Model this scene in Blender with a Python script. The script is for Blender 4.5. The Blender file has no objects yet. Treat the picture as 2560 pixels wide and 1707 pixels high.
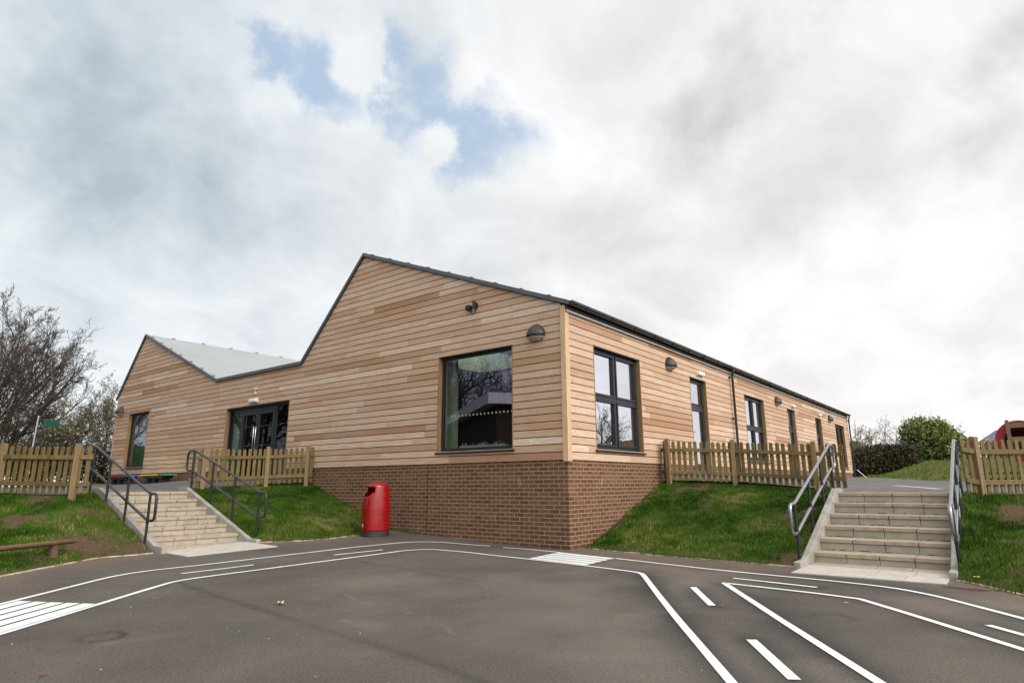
import bpy, math, random
import numpy as np
from mathutils import Vector, Matrix
rng = random.Random(7)
nr = np.random.default_rng(11)
SC = bpy.context.scene
COL = SC.collection
R = math.radians
# ------------------------------------------------------------------ camera
cam_d = bpy.data.cameras.new('camera'); cam = bpy.data.objects.new('camera', cam_d); COL.objects.link(cam)
YAW, PITCH, ROLL = R(37.84292205), R(12.82389484), R(-0.34506748)
CAM = Vector((-9.5414, -6.1628, 1.1279))
fw = Vector((math.cos(YAW)*math.cos(PITCH), math.sin(YAW)*math.cos(PITCH), math.sin(PITCH)))
rt = Vector((math.sin(YAW), -math.cos(YAW), 0)); up = rt.cross(fw)
c_, s_ = math.cos(ROLL), math.sin(ROLL)
rt, up = c_*rt+s_*up, -s_*rt+c_*up
mw = Matrix((rt, up, -fw)).transposed().to_4x4(); mw.translation = CAM
cam.matrix_world = mw
cam_d.sensor_width = 36; cam_d.lens = 1560.79/2560*36; cam_d.clip_start = .05; cam_d.clip_end = 3000
SC.camera = cam
# ------------------------------------------------------------------ world sky
TONE = [(0.2609,0.7962,0.5459,0.1492,-0.2),(0.1779,0.863,0.4728,0.1151,-0.1),(0.2378,0.8721,0.4277,0.1297,-0.17),(0.3518,0.8501,0.3918,0.1237,-0.2),(0.192,0.9102,0.3669,0.0949,-0.1),(0.4496,0.8132,0.3695,0.1159,-0.1),(0.3735,0.7,0.6087,0.0592,-0.08),(0.3154,0.7453,0.5874,0.0827,-0.06),(0.7999,0.248,0.5466,0.0872,-0.16),(0.7996,0.3086,0.5151,0.0732,-0.16),(0.7749,0.1926,0.6021,0.0759,-0.1),(0.8837,0.1344,0.4483,0.1057,-0.13),(0.9248,0.0453,0.3778,0.0885,-0.12),(0.8674,-0.067,0.4931,0.0662,-0.2),(0.9133,-0.0621,0.4025,0.0595,-0.13),(0.901,0.2025,0.3836,0.0893,-0.08),(0.6921,0.6201,0.3695,0.1024,-0.06),(0.8525,0.4007,0.3358,0.1267,-0.05),(0.4899,0.5897,0.642,0.0852,-0.05),(0.2756,0.9235,0.2669,0.1147,-0.04),(0.2675,0.8335,0.4835,0.0561,0.05),(0.3843,0.769,0.5109,0.0678,0.06),(0.5129,0.7033,0.4923,0.0744,0.06),(0.6191,0.4987,0.6066,0.0847,0.07),(0.6906,0.4727,0.5474,0.0947,0.06),(0.8413,0.0903,0.533,0.0725,0.05),(0.9664,0.1201,0.2272,0.2362,0.07),(0.9159,0.3141,0.2501,0.1933,0.05),(0.962,-0.0085,0.2729,0.1288,0.05),(0.6287,0.6365,0.4468,0.132,0.05),(0.771,0.4492,0.4513,0.1054,0.03),(0.669,0.6724,0.3167,0.1369,0.02)]
BLUE = [(0.4047,0.7088,0.5778,0.0392,0.9),(0.4465,0.6965,0.5617,0.0523,1),(0.4446,0.7262,0.5244,0.0412,0.7),(0.4823,0.6879,0.5423,0.0419,0.8),(0.5185,0.6148,0.5942,0.0475,1),(0.5592,0.5981,0.574,0.0642,1),(0.5942,0.6003,0.5353,0.0662,1),(0.5421,0.6433,0.5407,0.0432,0.9),(0.6396,0.5794,0.5052,0.0615,0.95),(0.6732,0.5341,0.5115,0.0518,0.7),(0.412,0.7682,0.4901,0.0291,0.6),(0.6252,0.5455,0.5581,0.0376,0.6),(0.6403,0.6021,0.4769,0.0393,0.7),(0.1814,0.9157,0.3586,0.0375,0.25),(0.8822,-0.0167,0.4706,0.0522,0.3),(0.8559,0.1511,0.4946,0.0333,0.2),(0.4784,0.6431,0.5979,0.030,-.55),(0.5056,0.6502,0.5671,0.024,-.35),(0.6084,0.6089,0.509,0.0205,-0.9),(0.5961,0.5374,0.5966,0.030,-.3),(0.4228,0.727,0.541,0.0202,-0.4)]
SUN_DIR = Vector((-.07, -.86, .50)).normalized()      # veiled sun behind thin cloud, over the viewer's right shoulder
W = bpy.data.worlds.new('World'); SC.world = W; W.use_nodes = True
NT = W.node_tree; NT.nodes.clear()
class G:
    """tiny node-graph helper"""
    def __init__(s, nt): s.nt = nt
    def n(s, t, **kw):
        nd = s.nt.nodes.new(t)
        for k, v in kw.items(): setattr(nd, k, v)
        return nd
    def put(s, sock, v):
        if isinstance(v, bpy.types.NodeSocket): s.nt.links.new(v, sock)
        elif v is not None: sock.default_value = v
    def math(s, op, a, b=None, c=None, clamp=False):
        nd = s.n('ShaderNodeMath', operation=op, use_clamp=clamp)
        for i, v in enumerate((a, b, c)): 
            if v is not None: s.put(nd.inputs[i], v)
        return nd.outputs[0]
    def vm(s, op, a, b=None, out=0):
        nd = s.n('ShaderNodeVectorMath', operation=op); s.put(nd.inputs[0], a)
        if b is not None: s.put(nd.inputs['Scale'] if op == 'SCALE' else nd.inputs[1], b)
        return nd.outputs[out]
    def noise(s, vec, scale, detail=4, rough=.55, dist=0., color=False):
        nd = s.n('ShaderNodeTexNoise'); s.put(nd.inputs['Vector'], vec)
        nd.inputs['Scale'].default_value = scale; nd.inputs['Detail'].default_value = detail
        nd.inputs['Roughness'].default_value = rough; nd.inputs['Distortion'].default_value = dist
        return nd.outputs['Color' if color else 'Fac']
    def mr(s, v, a, b, c=0., d=1., t='SMOOTHSTEP'):
        nd = s.n('ShaderNodeMapRange', interpolation_type=t); s.put(nd.inputs[0], v)
        for i, x in enumerate((a, b, c, d)): s.put(nd.inputs[i+1], x)
        return nd.outputs[0]
    def mix(s, f, a, b, mode='MIX'):
        nd = s.n('ShaderNodeMix', data_type='RGBA', blend_type=mode)
        s.put(nd.inputs[0], f)
        for i, v in ((6, a), (7, b)):
            if isinstance(v, tuple): v = (*v[:3], 1)
            s.put(nd.inputs[i], v)
        return nd.outputs[2]
    def ramp(s, f, stops):
        nd = s.n('ShaderNodeValToRGB'); el = nd.color_ramp.elements
        while len(el) > 1: el.remove(el[-1])
        for i, (p, c) in enumerate(stops):
            e = el[0] if i == 0 else el.new(p)
            e.position = p; e.color = (*c, 1)
        s.put(nd.inputs[0], f); return nd.outputs[0]
g = G(NT)
dirv = g.vm('NORMALIZE', g.n('ShaderNodeTexCoord').outputs['Generated'])
sky = g.n('ShaderNodeTexSky', sky_type='NISHITA', sun_disc=False)
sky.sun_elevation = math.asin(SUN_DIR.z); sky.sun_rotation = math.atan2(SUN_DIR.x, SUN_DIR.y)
sky.air_density = 1.3; sky.dust_density = 1.5
w1 = g.vm('SCALE', g.vm('SUBTRACT', g.noise(dirv, 3.2, 5, .6, color=True), (.5,.5,.5)), .30)
w2 = g.vm('SCALE', g.vm('SUBTRACT', g.noise(dirv, 13, 6, .62, color=True), (.5,.5,.5)), .085)
dw = g.vm('ADD', g.vm('ADD', dirv, w1), w2)
db = g.vm('ADD', g.vm('ADD', dirv, g.vm('SCALE', w1, .12)), g.vm('SCALE', w2, 1.1))
def blobs(vec, lst, k, mode='ADD'):
    acc = None
    for x, y, z, r, a in lst:
        d = g.vm('DISTANCE', vec, (x, y, z), out=1)
        w = g.mr(d, 0., r*k, a, 0.)
        acc = w if acc is None else g.math(mode if a > 0 else 'ADD', acc, w)
    return acc
tone = blobs(dw, TONE, 1.25)
el = g.n('ShaderNodeSeparateXYZ'); g.put(el.inputs[0], dirv); ez = el.outputs[2]
# cloud-plane coordinates for fine texture
pl = g.n('ShaderNodeCombineXYZ'); dz = g.math('ADD', g.math('MAXIMUM', ez, 0.), .50)
g.put(pl.inputs[0], g.math('DIVIDE', el.outputs[0], dz)); g.put(pl.inputs[1], g.math('DIVIDE', el.outputs[1], dz))
fine = g.noise(pl.outputs[0], 4.6, 10, .58, .5)
fine2 = g.noise(pl.outputs[0], 1.6, 5, .5, .2)
val = g.math('ADD', g.math('MULTIPLY', tone, 1.15), .86)
val = g.math('ADD', val, g.math('MULTIPLY', g.math('SUBTRACT', fine, .5), .62))
val = g.math('ADD', val, g.math('MULTIPLY', g.math('SUBTRACT', fine2, .5), .16))
val = g.math('ADD', val, g.mr(ez, .30, 0.0, 0., .10))
warm = g.mr(g.vm('DOT_PRODUCT', dirv, (.79, -.61, 0.), out=1), -.35, .75)
dark = g.mix(warm, (.47, .545, .61), (.57, .57, .58)); lite = g.mix(warm, (.96, 1.0, 1.03), (1.04, 1.02, 1.01))
cl = g.n('ShaderNodeMix', data_type='RGBA')
g.put(cl.inputs[0], g.mr(val, .52, 1.0, t='LINEAR')); g.put(cl.inputs[6], dark); g.put(cl.inputs[7], lite)
cloud = cl.outputs[2]
bl = blobs(db, BLUE, 2.3, 'MAXIMUM')
bl = g.math('ADD', bl, g.math('ADD', g.math('MULTIPLY', g.math('SUBTRACT', fine, .5), 1.0), g.math('MULTIPLY', g.math('SUBTRACT', g.noise(dirv, 26, 6, .65), .5), .8)))
bmask = g.math('MULTIPLY', g.mr(bl, .34, 1.0), .86)
skyc = g.vm('SCALE', sky.outputs[0], .115)
skyc = g.mix(.62, skyc, (.56, .74, .97))
col = g.mix(bmask, cloud, skyc)
# brightness added to the unseen sky sunward and overhead, to light the walls
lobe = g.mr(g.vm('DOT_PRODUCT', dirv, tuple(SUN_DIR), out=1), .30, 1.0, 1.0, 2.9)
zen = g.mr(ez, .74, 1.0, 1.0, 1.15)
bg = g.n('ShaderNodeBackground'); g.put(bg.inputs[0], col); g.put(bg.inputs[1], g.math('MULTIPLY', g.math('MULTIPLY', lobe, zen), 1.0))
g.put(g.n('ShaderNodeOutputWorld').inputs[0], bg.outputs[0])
W.cycles.sampling_method = 'MANUAL'; W.cycles.sample_map_resolution = 512
sun_d = bpy.data.lights.new('sun', 'SUN'); sun_d.energy = 1.5; sun_d.angle = R(22); sun_d.color = (1, .95, .88)
sun = bpy.data.objects.new('sun', sun_d); COL.objects.link(sun)
sun.rotation_euler = SUN_DIR.to_track_quat('Z', 'Y').to_euler()
SC.view_settings.view_transform = 'Standard'; SC.view_settings.look = 'None'
SC.view_settings.exposure = 0.0; SC.view_settings.gamma = 1
SC.cycles.max_bounces = 8; SC.cycles.transparent_max_bounces = 16
# ------------------------------------------------------------------ helpers
def tag(o, label=None, cat=None, group=None, kind=None):
    if label: o['label'] = label
    if cat: o['category'] = cat
    if group: o['group'] = group
    if kind: o['kind'] = kind
    return o
def empty(name, loc, label=None, cat=None, group=None, rz=0):
    o = bpy.data.objects.new(name, None); COL.objects.link(o); o.location = loc; o.rotation_euler.z = rz
    o.empty_display_size = .2
    return tag(o, label, cat, group)
def fbm(x, y, s=1., oct=4, seed=0):
    x = np.asarray(x, float)*s; y = np.asarray(y, float)*s; out = np.zeros(np.broadcast(x, y).shape); a = .5
    for o in range(oct):
        xi = np.floor(x).astype(np.int64); yi = np.floor(y).astype(np.int64); xf = x-xi; yf = y-yi
        def h(i, j):
            n = (i*374761393 + j*668265263 + (seed+o)*1274126177) & 0x7fffffff
            n = ((n ^ (n >> 13))*1274126177) & 0x7fffffff
            return ((n ^ (n >> 16)) & 0xffff)/65535.
        u = xf*xf*(3-2*xf); v = yf*yf*(3-2*yf)
        out += a*((h(xi, yi)*(1-u)+h(xi+1, yi)*u)*(1-v)+(h(xi, yi+1)*(1-u)+h(xi+1, yi+1)*u)*v)
        x = x*2+17.3; y = y*2+9.1; a *= .5
    return out/(1-.5**oct)
class MB:
    def __init__(s): s.v = []; s.f = []; s.m = []; s.uv = []; s.t = []; s.mi = 0; s.tint = .5
    def face(s, pts, uv=None):
        b = len(s.v); s.v += [tuple(p) for p in pts]; s.f.append(tuple(range(b, b+len(pts)))); s.m.append(s.mi); s.t.append(s.tint)
        s.uv.append(uv if uv else [(0, 0)]*len(pts)); return s
    def hexa(s, p, uvs=None):
        """8 points: bottom 0-3 ccw, top 4-7"""
        b = len(s.v); s.v += [tuple(q) for q in p]
        for q in ((3,2,1,0),(4,5,6,7),(0,1,5,4),(1,2,6,5),(2,3,7,6),(3,0,4,7)):
            s.f.append(tuple(b+i for i in q)); s.m.append(s.mi); s.t.append(s.tint)
            s.uv.append([uvs[i] for i in q] if uvs else [(0, 0)]*4)
        return s
    def box(s, x0, x1, y0, y1, z0, z1):
        return s.hexa([(x0,y0,z0),(x1,y0,z0),(x1,y1,z0),(x0,y1,z0),(x0,y0,z1),(x1,y0,z1),(x1,y1,z1),(x0,y1,z1)])
    def bar(s, a, b, w, h, upv=(0,0,1)):
        a = Vector(a); b = Vector(b); d = (b-a).normalized(); sd = d.cross(Vector(upv)).normalized(); u = sd.cross(d)
        sd *= w/2; u *= h/2
        return s.hexa([a-sd-u, a+sd-u, b+sd-u, b-sd-u, a-sd+u, a+sd+u, b+sd+u, b-sd+u])
    def tube(s, pts, r, n=8, closed=False, cap=True):
        pts = [Vector(p) for p in pts]; k = len(pts); rs = r if hasattr(r, '__len__') else [r]*k
        b0 = len(s.v); prev = None
        for i, p in enumerate(pts):
            if closed: d = (pts[(i+1) % k]-pts[i-1])
            else: d = pts[min(i+1, k-1)]-pts[max(i-1, 0)]
            d.normalize()
            if prev is None:
                a = Vector((0, 0, 1)) if abs(d.z) < .9 else Vector((1, 0, 0)); prev = d.cross(a).normalized()
            e = (prev-d*prev.dot(d)).normalized(); prev = e; q = d.cross(e)
            for j in range(n):
                t = 2*math.pi*j/n; s.v.append(tuple(p+(e*math.cos(t)+q*math.sin(t))*rs[i]))
        for i in range(k if closed else k-1):
            for j in range(n):
                A = b0+i*n; B = b0+((i+1) % k)*n
                s.f.append((A+j, A+(j+1) % n, B+(j+1) % n, B+j)); s.m.append(s.mi); s.t.append(s.tint); s.uv.append([(0, 0)]*4)
        if cap and not closed:
            s.f.append(tuple(b0+j for j in reversed(range(n)))); s.m.append(s.mi); s.t.append(s.tint); s.uv.append([(0, 0)]*n)
            s.f.append(tuple(b0+(k-1)*n+j for j in range(n))); s.m.append(s.mi); s.t.append(s.tint); s.uv.append([(0, 0)]*n)
        return s
    def extr(s, poly, f0, f1):
        """closed prism: poly of 2-d points mapped by f0 / f1 to 3-d"""
        n = len(poly); b = len(s.v); s.v += [tuple(f0(*p)) for p in poly]+[tuple(f1(*p)) for p in poly]
        F = [tuple(b+i for i in range(n)), tuple(b+n+i for i in reversed(range(n)))]+[(b+i, b+n+i, b+n+(i+1) % n, b+(i+1) % n) for i in range(n)]
        for q in F: s.f.append(q); s.m.append(s.mi); s.t.append(s.tint); s.uv.append([(0, 0)]*len(q))
        return s
    def build(s, name, mats, parent=None, smooth=False, bevel=0, org=None, fixn=True):
        me = bpy.data.meshes.new(name); V = np.array(s.v, float).reshape(-1, 3)
        if org is None and parent is not None:
            r0 = parent
            while r0.parent: r0 = r0.parent
            org = r0.location if r0.type == 'EMPTY' or True else (0, 0, 0)
        if org is not None: V = V-np.array(org)
        me.from_pydata(V.tolist(), [], s.f)
        if not isinstance(mats, (list, tuple)): mats = [mats]
        for m in mats: me.materials.append(m)
        me.polygons.foreach_set('material_index', s.m)
        ul = me.uv_layers.new(name='UVMap'); ul.data.foreach_set('uv', [c for u in s.uv for p in u for c in p])
        at = me.attributes.new('tint', 'FLOAT', 'FACE'); at.data.foreach_set('value', s.t)
        if fixn:
            import bmesh
            bm = bmesh.new(); bm.from_mesh(me); bmesh.ops.recalc_face_normals(bm, faces=bm.faces); bm.to_mesh(me); bm.free()
        if smooth: me.polygons.foreach_set('use_smooth', [True]*len(me.polygons))
        o = bpy.data.objects.new(name, me); COL.objects.link(o)
        if parent is not None: o.parent = parent
        elif org is not None: o.location = org
        if bevel:
            md = o.modifiers.new('bevel', 'BEVEL'); md.width = bevel; md.segments = 2; md.limit_method = 'ANGLE'
        if smooth and hasattr(me, 'set_sharp_from_angle'): me.set_sharp_from_angle(angle=R(40))
        return o
def dup(o, parent=None, loc=None, rz=None):
    c = o.copy(); COL.objects.link(c); c.parent = parent
    if loc is not None: c.location = loc
    if rz is not None: c.rotation_euler.z = rz
    return c
def dup_tree(o, loc, rz=None, label=None, group=None):
    r = dup(o, None, loc, rz)
    if label: r['label'] = label
    if group: r['group'] = group
    for ch in list(o.children):
        c = dup(ch, r)
        for gch in list(ch.children): dup(gch, c)
    return r
# ------------------------------------------------------------------ materials
def newmat(name):
    m = bpy.data.materials.new(name); m.use_nodes = True; nt = m.node_tree
    b = nt.nodes['Principled BSDF']; return m, G(nt), b
def bump(g, b, h, strength=.3, dist=.01):
    nd = g.n('ShaderNodeBump'); nd.inputs['Strength'].default_value = strength; nd.inputs['Distance'].default_value = dist
    g.put(nd.inputs['Height'], h); g.put(b.inputs['Normal'], nd.outputs[0])
def ob(g): return g.n('ShaderNodeTexCoord').outputs['Object']
def simple(name, c, rough=.6, metal=0., var=.12, scale=6., bmp=0., spec=.5, bscale=60):
    m, g, b = newmat(name); o = ob(g)
    f = g.noise(o, scale, 5, .6); lo = tuple(x*(1-var) for x in c); hi = tuple(min(1, x*(1+var)) for x in c)
    g.put(b.inputs['Base Color'], g.mix(g.mr(f, .3, .7), lo, hi)); b.inputs['Metallic'].default_value = metal
    g.put(b.inputs['Roughness'], g.mr(g.noise(o, scale*2.7, 3), .2, .8, max(0., rough-.07), min(1, rough+.07)))
    b.inputs['Specular IOR Level'].default_value = spec
    if bmp: bump(g, b, g.noise(o, bscale, 4), bmp)
    return m
def attr(g, name):
    nd = g.n('ShaderNodeAttribute'); nd.attribute_name = name; return nd
# larch cladding: every board carries its own tint
m, g, b = newmat('larch_board'); MAT_LARCH = m
uv = g.n('ShaderNodeUVMap').outputs[0]; t = attr(g, 'tint').outputs['Fac']
mp = g.n('ShaderNodeMapping'); g.put(mp.inputs[0], uv); mp.inputs['Scale'].default_value = (1.6, 42, 1)
grain = g.noise(mp.outputs[0], 1.0, 6, .62, .9)
mp2 = g.n('ShaderNodeMapping'); g.put(mp2.inputs[0], uv); mp2.inputs['Scale'].default_value = (7, 34, 1)
fleck = g.noise(mp2.outputs[0], 1.0, 3, .5, 2.2)
base = g.ramp(t, [(0., (.37, .207, .122)), (.25, (.485, .308, .197)), (.5, (.57, .394, .274)), (.75, (.64, .468, .343)), (1., (.745, .595, .47))])
base = g.mix(g.mr(grain, .34, .68), base, g.mix(.5, base, (.36, .185, .09), 'MIX'))
base = g.mix(g.math('MULTIPLY', g.mr(fleck, .58, .70), .60), base, (.30, .155, .08))
wx = g.noise(ob(g), .55, 4, .6); base = g.mix(g.math('MULTIPLY', g.mr(wx, .5, .75), .30), base, (.50, .41, .34))
mp3 = g.n('ShaderNodeMapping'); g.put(mp3.inputs[0], uv); mp3.inputs['Scale'].default_value = (.9, 7, 1)
kn = g.n('ShaderNodeTexVoronoi'); g.put(kn.inputs['Vector'], mp3.outputs[0]); kn.inputs['Scale'].default_value = 1.3
base = g.mix(g.mr(kn.outputs['Distance'], .05, .02), base, (.16, .075, .035))
g.put(b.inputs['Base Color'], base); b.inputs['Roughness'].default_value = .72; b.inputs['Specular IOR Level'].default_value = .25
bump(g, b, grain, .25, .003)
MAT_DARKGAP = simple('cavity_membrane', (.02, .014, .01), .9)
MAT_TRIMWOOD = None
def timber(name, c1, c2, scale=(1.5, 1.5, 14), rough=.75, stain=None):
    m, g, b = newmat(name); o = ob(g); mp = g.n('ShaderNodeMapping'); g.put(mp.inputs[0], o); mp.inputs['Scale'].default_value = scale
    oi = g.n('ShaderNodeObjectInfo').outputs['Random']
    off = g.n('ShaderNodeCombineXYZ'); g.put(off.inputs[0], g.math('MULTIPLY', oi, 31.)); g.put(off.inputs[2], g.math('MULTIPLY', oi, 17.))
    v = g.vm('ADD', mp.outputs[0], off.outputs[0]); gr = g.noise(v, 2.2, 6, .62, 1.4)
    c = g.mix(g.mr(gr, .3, .72), c1, c2); c = g.mix(g.mr(oi, 0, 1, .0, .45), c, tuple(x*.68 for x in c1))
    if stain:
        big = g.noise(g.vm('ADD', o, off.outputs[0]), 3.1, 3); c = g.mix(g.math('MULTIPLY', g.mr(big, .48, .7), .7), c, stain)
    g.put(b.inputs['Base Color'], c); b.inputs['Roughness'].default_value = rough; b.inputs['Specular IOR Level'].default_value = .3
    bump(g, b, gr, .3, .004); return m
MAT_TRIMWOOD = timber('larch_trim', (.50, .30, .16), (.66, .46, .29), (14, 14, .9))
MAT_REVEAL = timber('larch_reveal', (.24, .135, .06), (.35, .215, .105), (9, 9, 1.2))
MAT_FENCE = timber('treated_softwood', (.130, .088, .030), (.235, .165, .062), (16, 16, 1.3), stain=(.085, .066, .024))
MAT_POST = timber('treated_post', (.185, .12, .055), (.285, .195, .102), (10, 10, .8))
MAT_OLDWOOD = timber('weathered_log', (.10, .055, .03), (.2, .115, .065), (2, 14, 14))
# brick
def brick(name, dark=1.0):
    m, g, b = newmat(name); uv = g.n('ShaderNodeUVMap').outputs[0]
    br = g.n('ShaderNodeTexBrick'); g.put(br.inputs['Vector'], uv); br.offset = .5
    for k, v in (('Scale', 1.), ('Mortar Size', .0062), ('Mortar Smooth', .12), ('Bias', -.1), ('Brick Width', .225), ('Row Height', .075)): br.inputs[k].default_value = v
    br.inputs['Color1'].default_value = (.104, .049, .028, 1); br.inputs['Color2'].default_value = (.178, .087, .049, 1)
    br.inputs['Mortar'].default_value = (.40, .285, .185, 1)
    # odd bricks fired darker / greyer: cell-random
    cell = g.n('ShaderNodeTexBrick'); g.put(cell.inputs['Vector'], uv); cell.offset = .5
    for k, v in (('Scale', 1.), ('Mortar Size', 0.), ('Bias', -.75), ('Brick Width', .225), ('Row Height', .075)): cell.inputs[k].default_value = v
    cell.inputs['Color1'].default_value = (0, 0, 0, 1); cell.inputs['Color2'].default_value = (1, 1, 1, 1)
    n1 = g.noise(uv, 26, 5, .65); c = g.mix(g.math('MULTIPLY', g.mr(n1, .35, .75), .35), br.outputs['Color'], (.11, .05, .03))
    n3 = g.noise(uv, 1.3, 3); c = g.mix(g.math('MULTIPLY', g.mr(n3, .45, .7), .22), c, (.20, .12, .07))
    mp = g.n('ShaderNodeMapping'); g.put(mp.inputs[0], uv); mp.inputs['Scale'].default_value = (5.5, 2.2, 1)
    ef = g.noise(mp.outputs[0], 1.25, 7, .7); c = g.mix(g.math('MULTIPLY', g.mr(ef, .62, .76), .85), c, (.66, .57, .48))
    if dark != 1: c = g.mix(1., c, (dark, dark, dark), 'MULTIPLY')
    g.put(b.inputs['Base Color'], c); b.inputs['Roughness'].default_value = .85; b.inputs['Specular IOR Level'].default_value = .2
    h = g.math('SUBTRACT', g.math('MULTIPLY', n1, .25), br.outputs['Fac']); bump(g, b, h, .6, .006); return m
MAT_BRICK = brick('brown_brick'); MAT_BRICK_FAR = brick('red_brick_far')
MAT_FRAME = simple('graphite_frame', (.017, .020, .021), .42, 0, .1, 8, 0., .3)
MAT_TRIM = simple('slate_grey_metal', (.085, .098, .102), .45, .2, .08, 3)
MAT_GUTTER = simple('black_gutter', (.018, .019, .018), .22, 0, .1, 4)
MAT_BLACK = simple('black_fascia', (.008, .007, .007), .6)
MAT_DRIP = simple('drip_edge', (.45, .45, .43), .4, .3)
MAT_STEEL = simple('brushed_steel', (.62, .62, .62), .22, 1.0)
MAT_HOOD = simple('lamp_hood_grey', (.036, .033, .03), .5, 0, .15, 9)
MAT_LENS = simple('lamp_lens', (.42, .34, .26), .25, 0, .25, 14)
MAT_WHITE = simple('white_plastic', (.70, .71, .70), .4, 0, .05)
MAT_CREAMP = simple('cream_plastic', (.62, .55, .44), .5)
MAT_RAIL = simple('painted_rail_grey', (.020, .022, .028), .22, .0, .03, 3)
MAT_RAILP = simple('dark_rail_paint', (.012, .014, .017), .3, 0, .03, 3)
MAT_GALV = simple('silver_rail_paint', (.32, .33, .35), .25, .95, .03, 3)
MAT_CURB = simple('grey_concrete', (.30, .27, .23), .85, 0, .22, 5, .25)
MAT_TREAD = simple('buff_paving', (.37, .295, .21), .85, 0, .14, 7, .2, .3, 220)
MAT_RISER = simple('cream_concrete', (.37, .325, .258), .85, 0, .14, 4, .2)
MAT_PAD = simple('pale_paving', (.46, .41, .35), .85, 0, .09, 5, .15)
MAT_JOINT = simple('joint_dirt', (.07, .055, .04), .95)
MAT_KERB = simple('edging_concrete', (.46, .38, .29), .9, 0, .3, 9, .3)
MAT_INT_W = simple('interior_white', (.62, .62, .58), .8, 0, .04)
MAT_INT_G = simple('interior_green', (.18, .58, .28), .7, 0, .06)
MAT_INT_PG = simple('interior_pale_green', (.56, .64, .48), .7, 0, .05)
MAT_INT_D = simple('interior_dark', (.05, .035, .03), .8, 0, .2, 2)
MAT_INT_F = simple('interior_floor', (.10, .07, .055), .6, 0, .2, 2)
MAT_DOT = simple('frosted_dot', (.30, .33, .30), .7)
MAT_RED = simple('red_glossy_plastic', (.27, .0018, .0035), .26, 0, .07, 4)
MAT_BINBASE = simple('bin_base', (.03, .023, .02), .6)
MAT_BINDARK = simple('bin_liner', (.02, .004, .004), .8)
MAT_YEL = simple('yellow_plastic', (.70, .60, .02), .5); MAT_GRN = simple('green_plastic', (.02, .30, .14), .5)
MAT_ORG = simple('orange_plastic', (.55, .10, .03), .5); MAT_BLU = simple('blue_plastic', (.03, .18, .38), .5); MAT_REDP = simple('red_plastic', (.50, .03, .03), .5)
MAT_BLKP = simple('black_plastic', (.012, .012, .012), .6)
MAT_SLATE = simple('slate_roof', (.13, .115, .125), .8, 0, .25, 3)
MAT_TILE = simple('brown_roof_far', (.10, .085, .06), .8, 0, .25, 2)
MAT_ROOFM, g, b = newmat('pale_metal_roof')
o = ob(g); n = g.noise(o, .8, 4); g.put(b.inputs['Base Color'], g.mix(g.mr(n, .3, .7), (.30, .305, .30), (.335, .34, .335)))
b.inputs['Roughness'].default_value = .5; b.inputs['Metallic'].default_value = .1
# glass: thin tinted pane, transparent + fresnel reflection of its surroundings
def glass(name, tint, f0, tc=(.9, .92, 1.0), pw=5.):
    m = bpy.data.materials.new(name); m.use_nodes = True; nt = m.node_tree; nt.nodes.clear(); g = G(nt)
    tr = g.n('ShaderNodeBsdfTransparent'); tr.inputs[0].default_value = (*tint, 1)
    gl = g.n('ShaderNodeBsdfGlossy'); gl.inputs['Roughness'].default_value = .0; gl.inputs[0].default_value = (*tc, 1)
    ge = g.n('ShaderNodeNewGeometry'); c = g.math('ABSOLUTE', g.vm('DOT_PRODUCT', ge.outputs['Incoming'], ge.outputs['Normal'], out=1))
    fr = g.math('ADD', g.math('MULTIPLY', g.math('POWER', g.math('SUBTRACT', 1., c), pw), 1-f0), f0, clamp=True)
    bp = g.n('ShaderNodeBump'); bp.inputs['Strength'].default_value = .012; bp.inputs['Distance'].default_value = .02
    g.put(bp.inputs['Height'], g.noise(ob(g), 1.6, 2)); g.put(gl.inputs['Normal'], bp.outputs[0])
    mx = g.n('ShaderNodeMixShader'); g.put(mx.inputs[0], fr)
    g.put(mx.inputs[1], tr.outputs[0]); g.put(mx.inputs[2], gl.outputs[0])
    g.put(g.n('ShaderNodeOutputMaterial').inputs[0], mx.outputs[0]); return m
MAT_GLASS = glass('window_glass', (.66, .72, .66), .17, (.80, .78, 1.0), 4.)
MAT_GLASS_R = glass('coated_window_glass', (.35, .40, .37), .74, (.89, .91, 1.0))
MAT_GLASS_D = glass('door_glass', (.45, .50, .47), .03)
# ------------------------------------------------------------------ terrain functions
def sm(t): t = np.clip(t, 0, 1); return t*t*(3-2*t)
def gz(x, y):
    x = np.asarray(x, float); y = np.asarray(y, float)
    sp = np.where(y > 8, y-1.2, np.log1p(np.exp(2*(np.minimum(y, 8)-1.2)))/2)
    return .047*sp*np.clip(1+.14*x, .3, 1)
def UR(x, y):
    x = np.asarray(x, float); y = np.asarray(y, float); k = np.clip(-y/3.5, 0, 1)
    return 1.35-.17*np.exp(-np.maximum(x-3.9, 0)**2/.8)*np.exp(np.minimum(y, 0)/1.5)-.40*k*np.exp(-np.maximum(x-3, 0)/30)-.02*np.clip(-y-4, 0, 3)
def UL(x, y):
    x = np.asarray(x, float); y = np.asarray(y, float)
    return 1.22-.19*sm(-x/2.6)*np.exp(-np.maximum(y-7.5, 0)/16)-.05*np.exp(-((y-7.5)/2)**2)-.03*sm((y-13)/3)+.12*np.exp(-((y-11.5)/3)**2)*np.exp(-(np.minimum(x, 0)/1.3)**2)
FARY = [-40, -12, -6.9, -4.7, -2.8, -.4, .04, 60]; FARX = [10, 14, 17, 20, 24, 29, 29.5, 29.5]
def U(x, y): return np.where(np.asarray(y) < 2, UR(x, y), UL(x, y))
E_ = [(4.05, .04), (3.95, -.3), (4.5, -1.5), (4.55, -3.1), (3.3, -3.70), (3.07, -3.8), (3.07, -5.45), (3.35, -5.8), (4.3, -6.6), (5.3, -7.6), (7.1, -9.5), (11, -16)]
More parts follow.
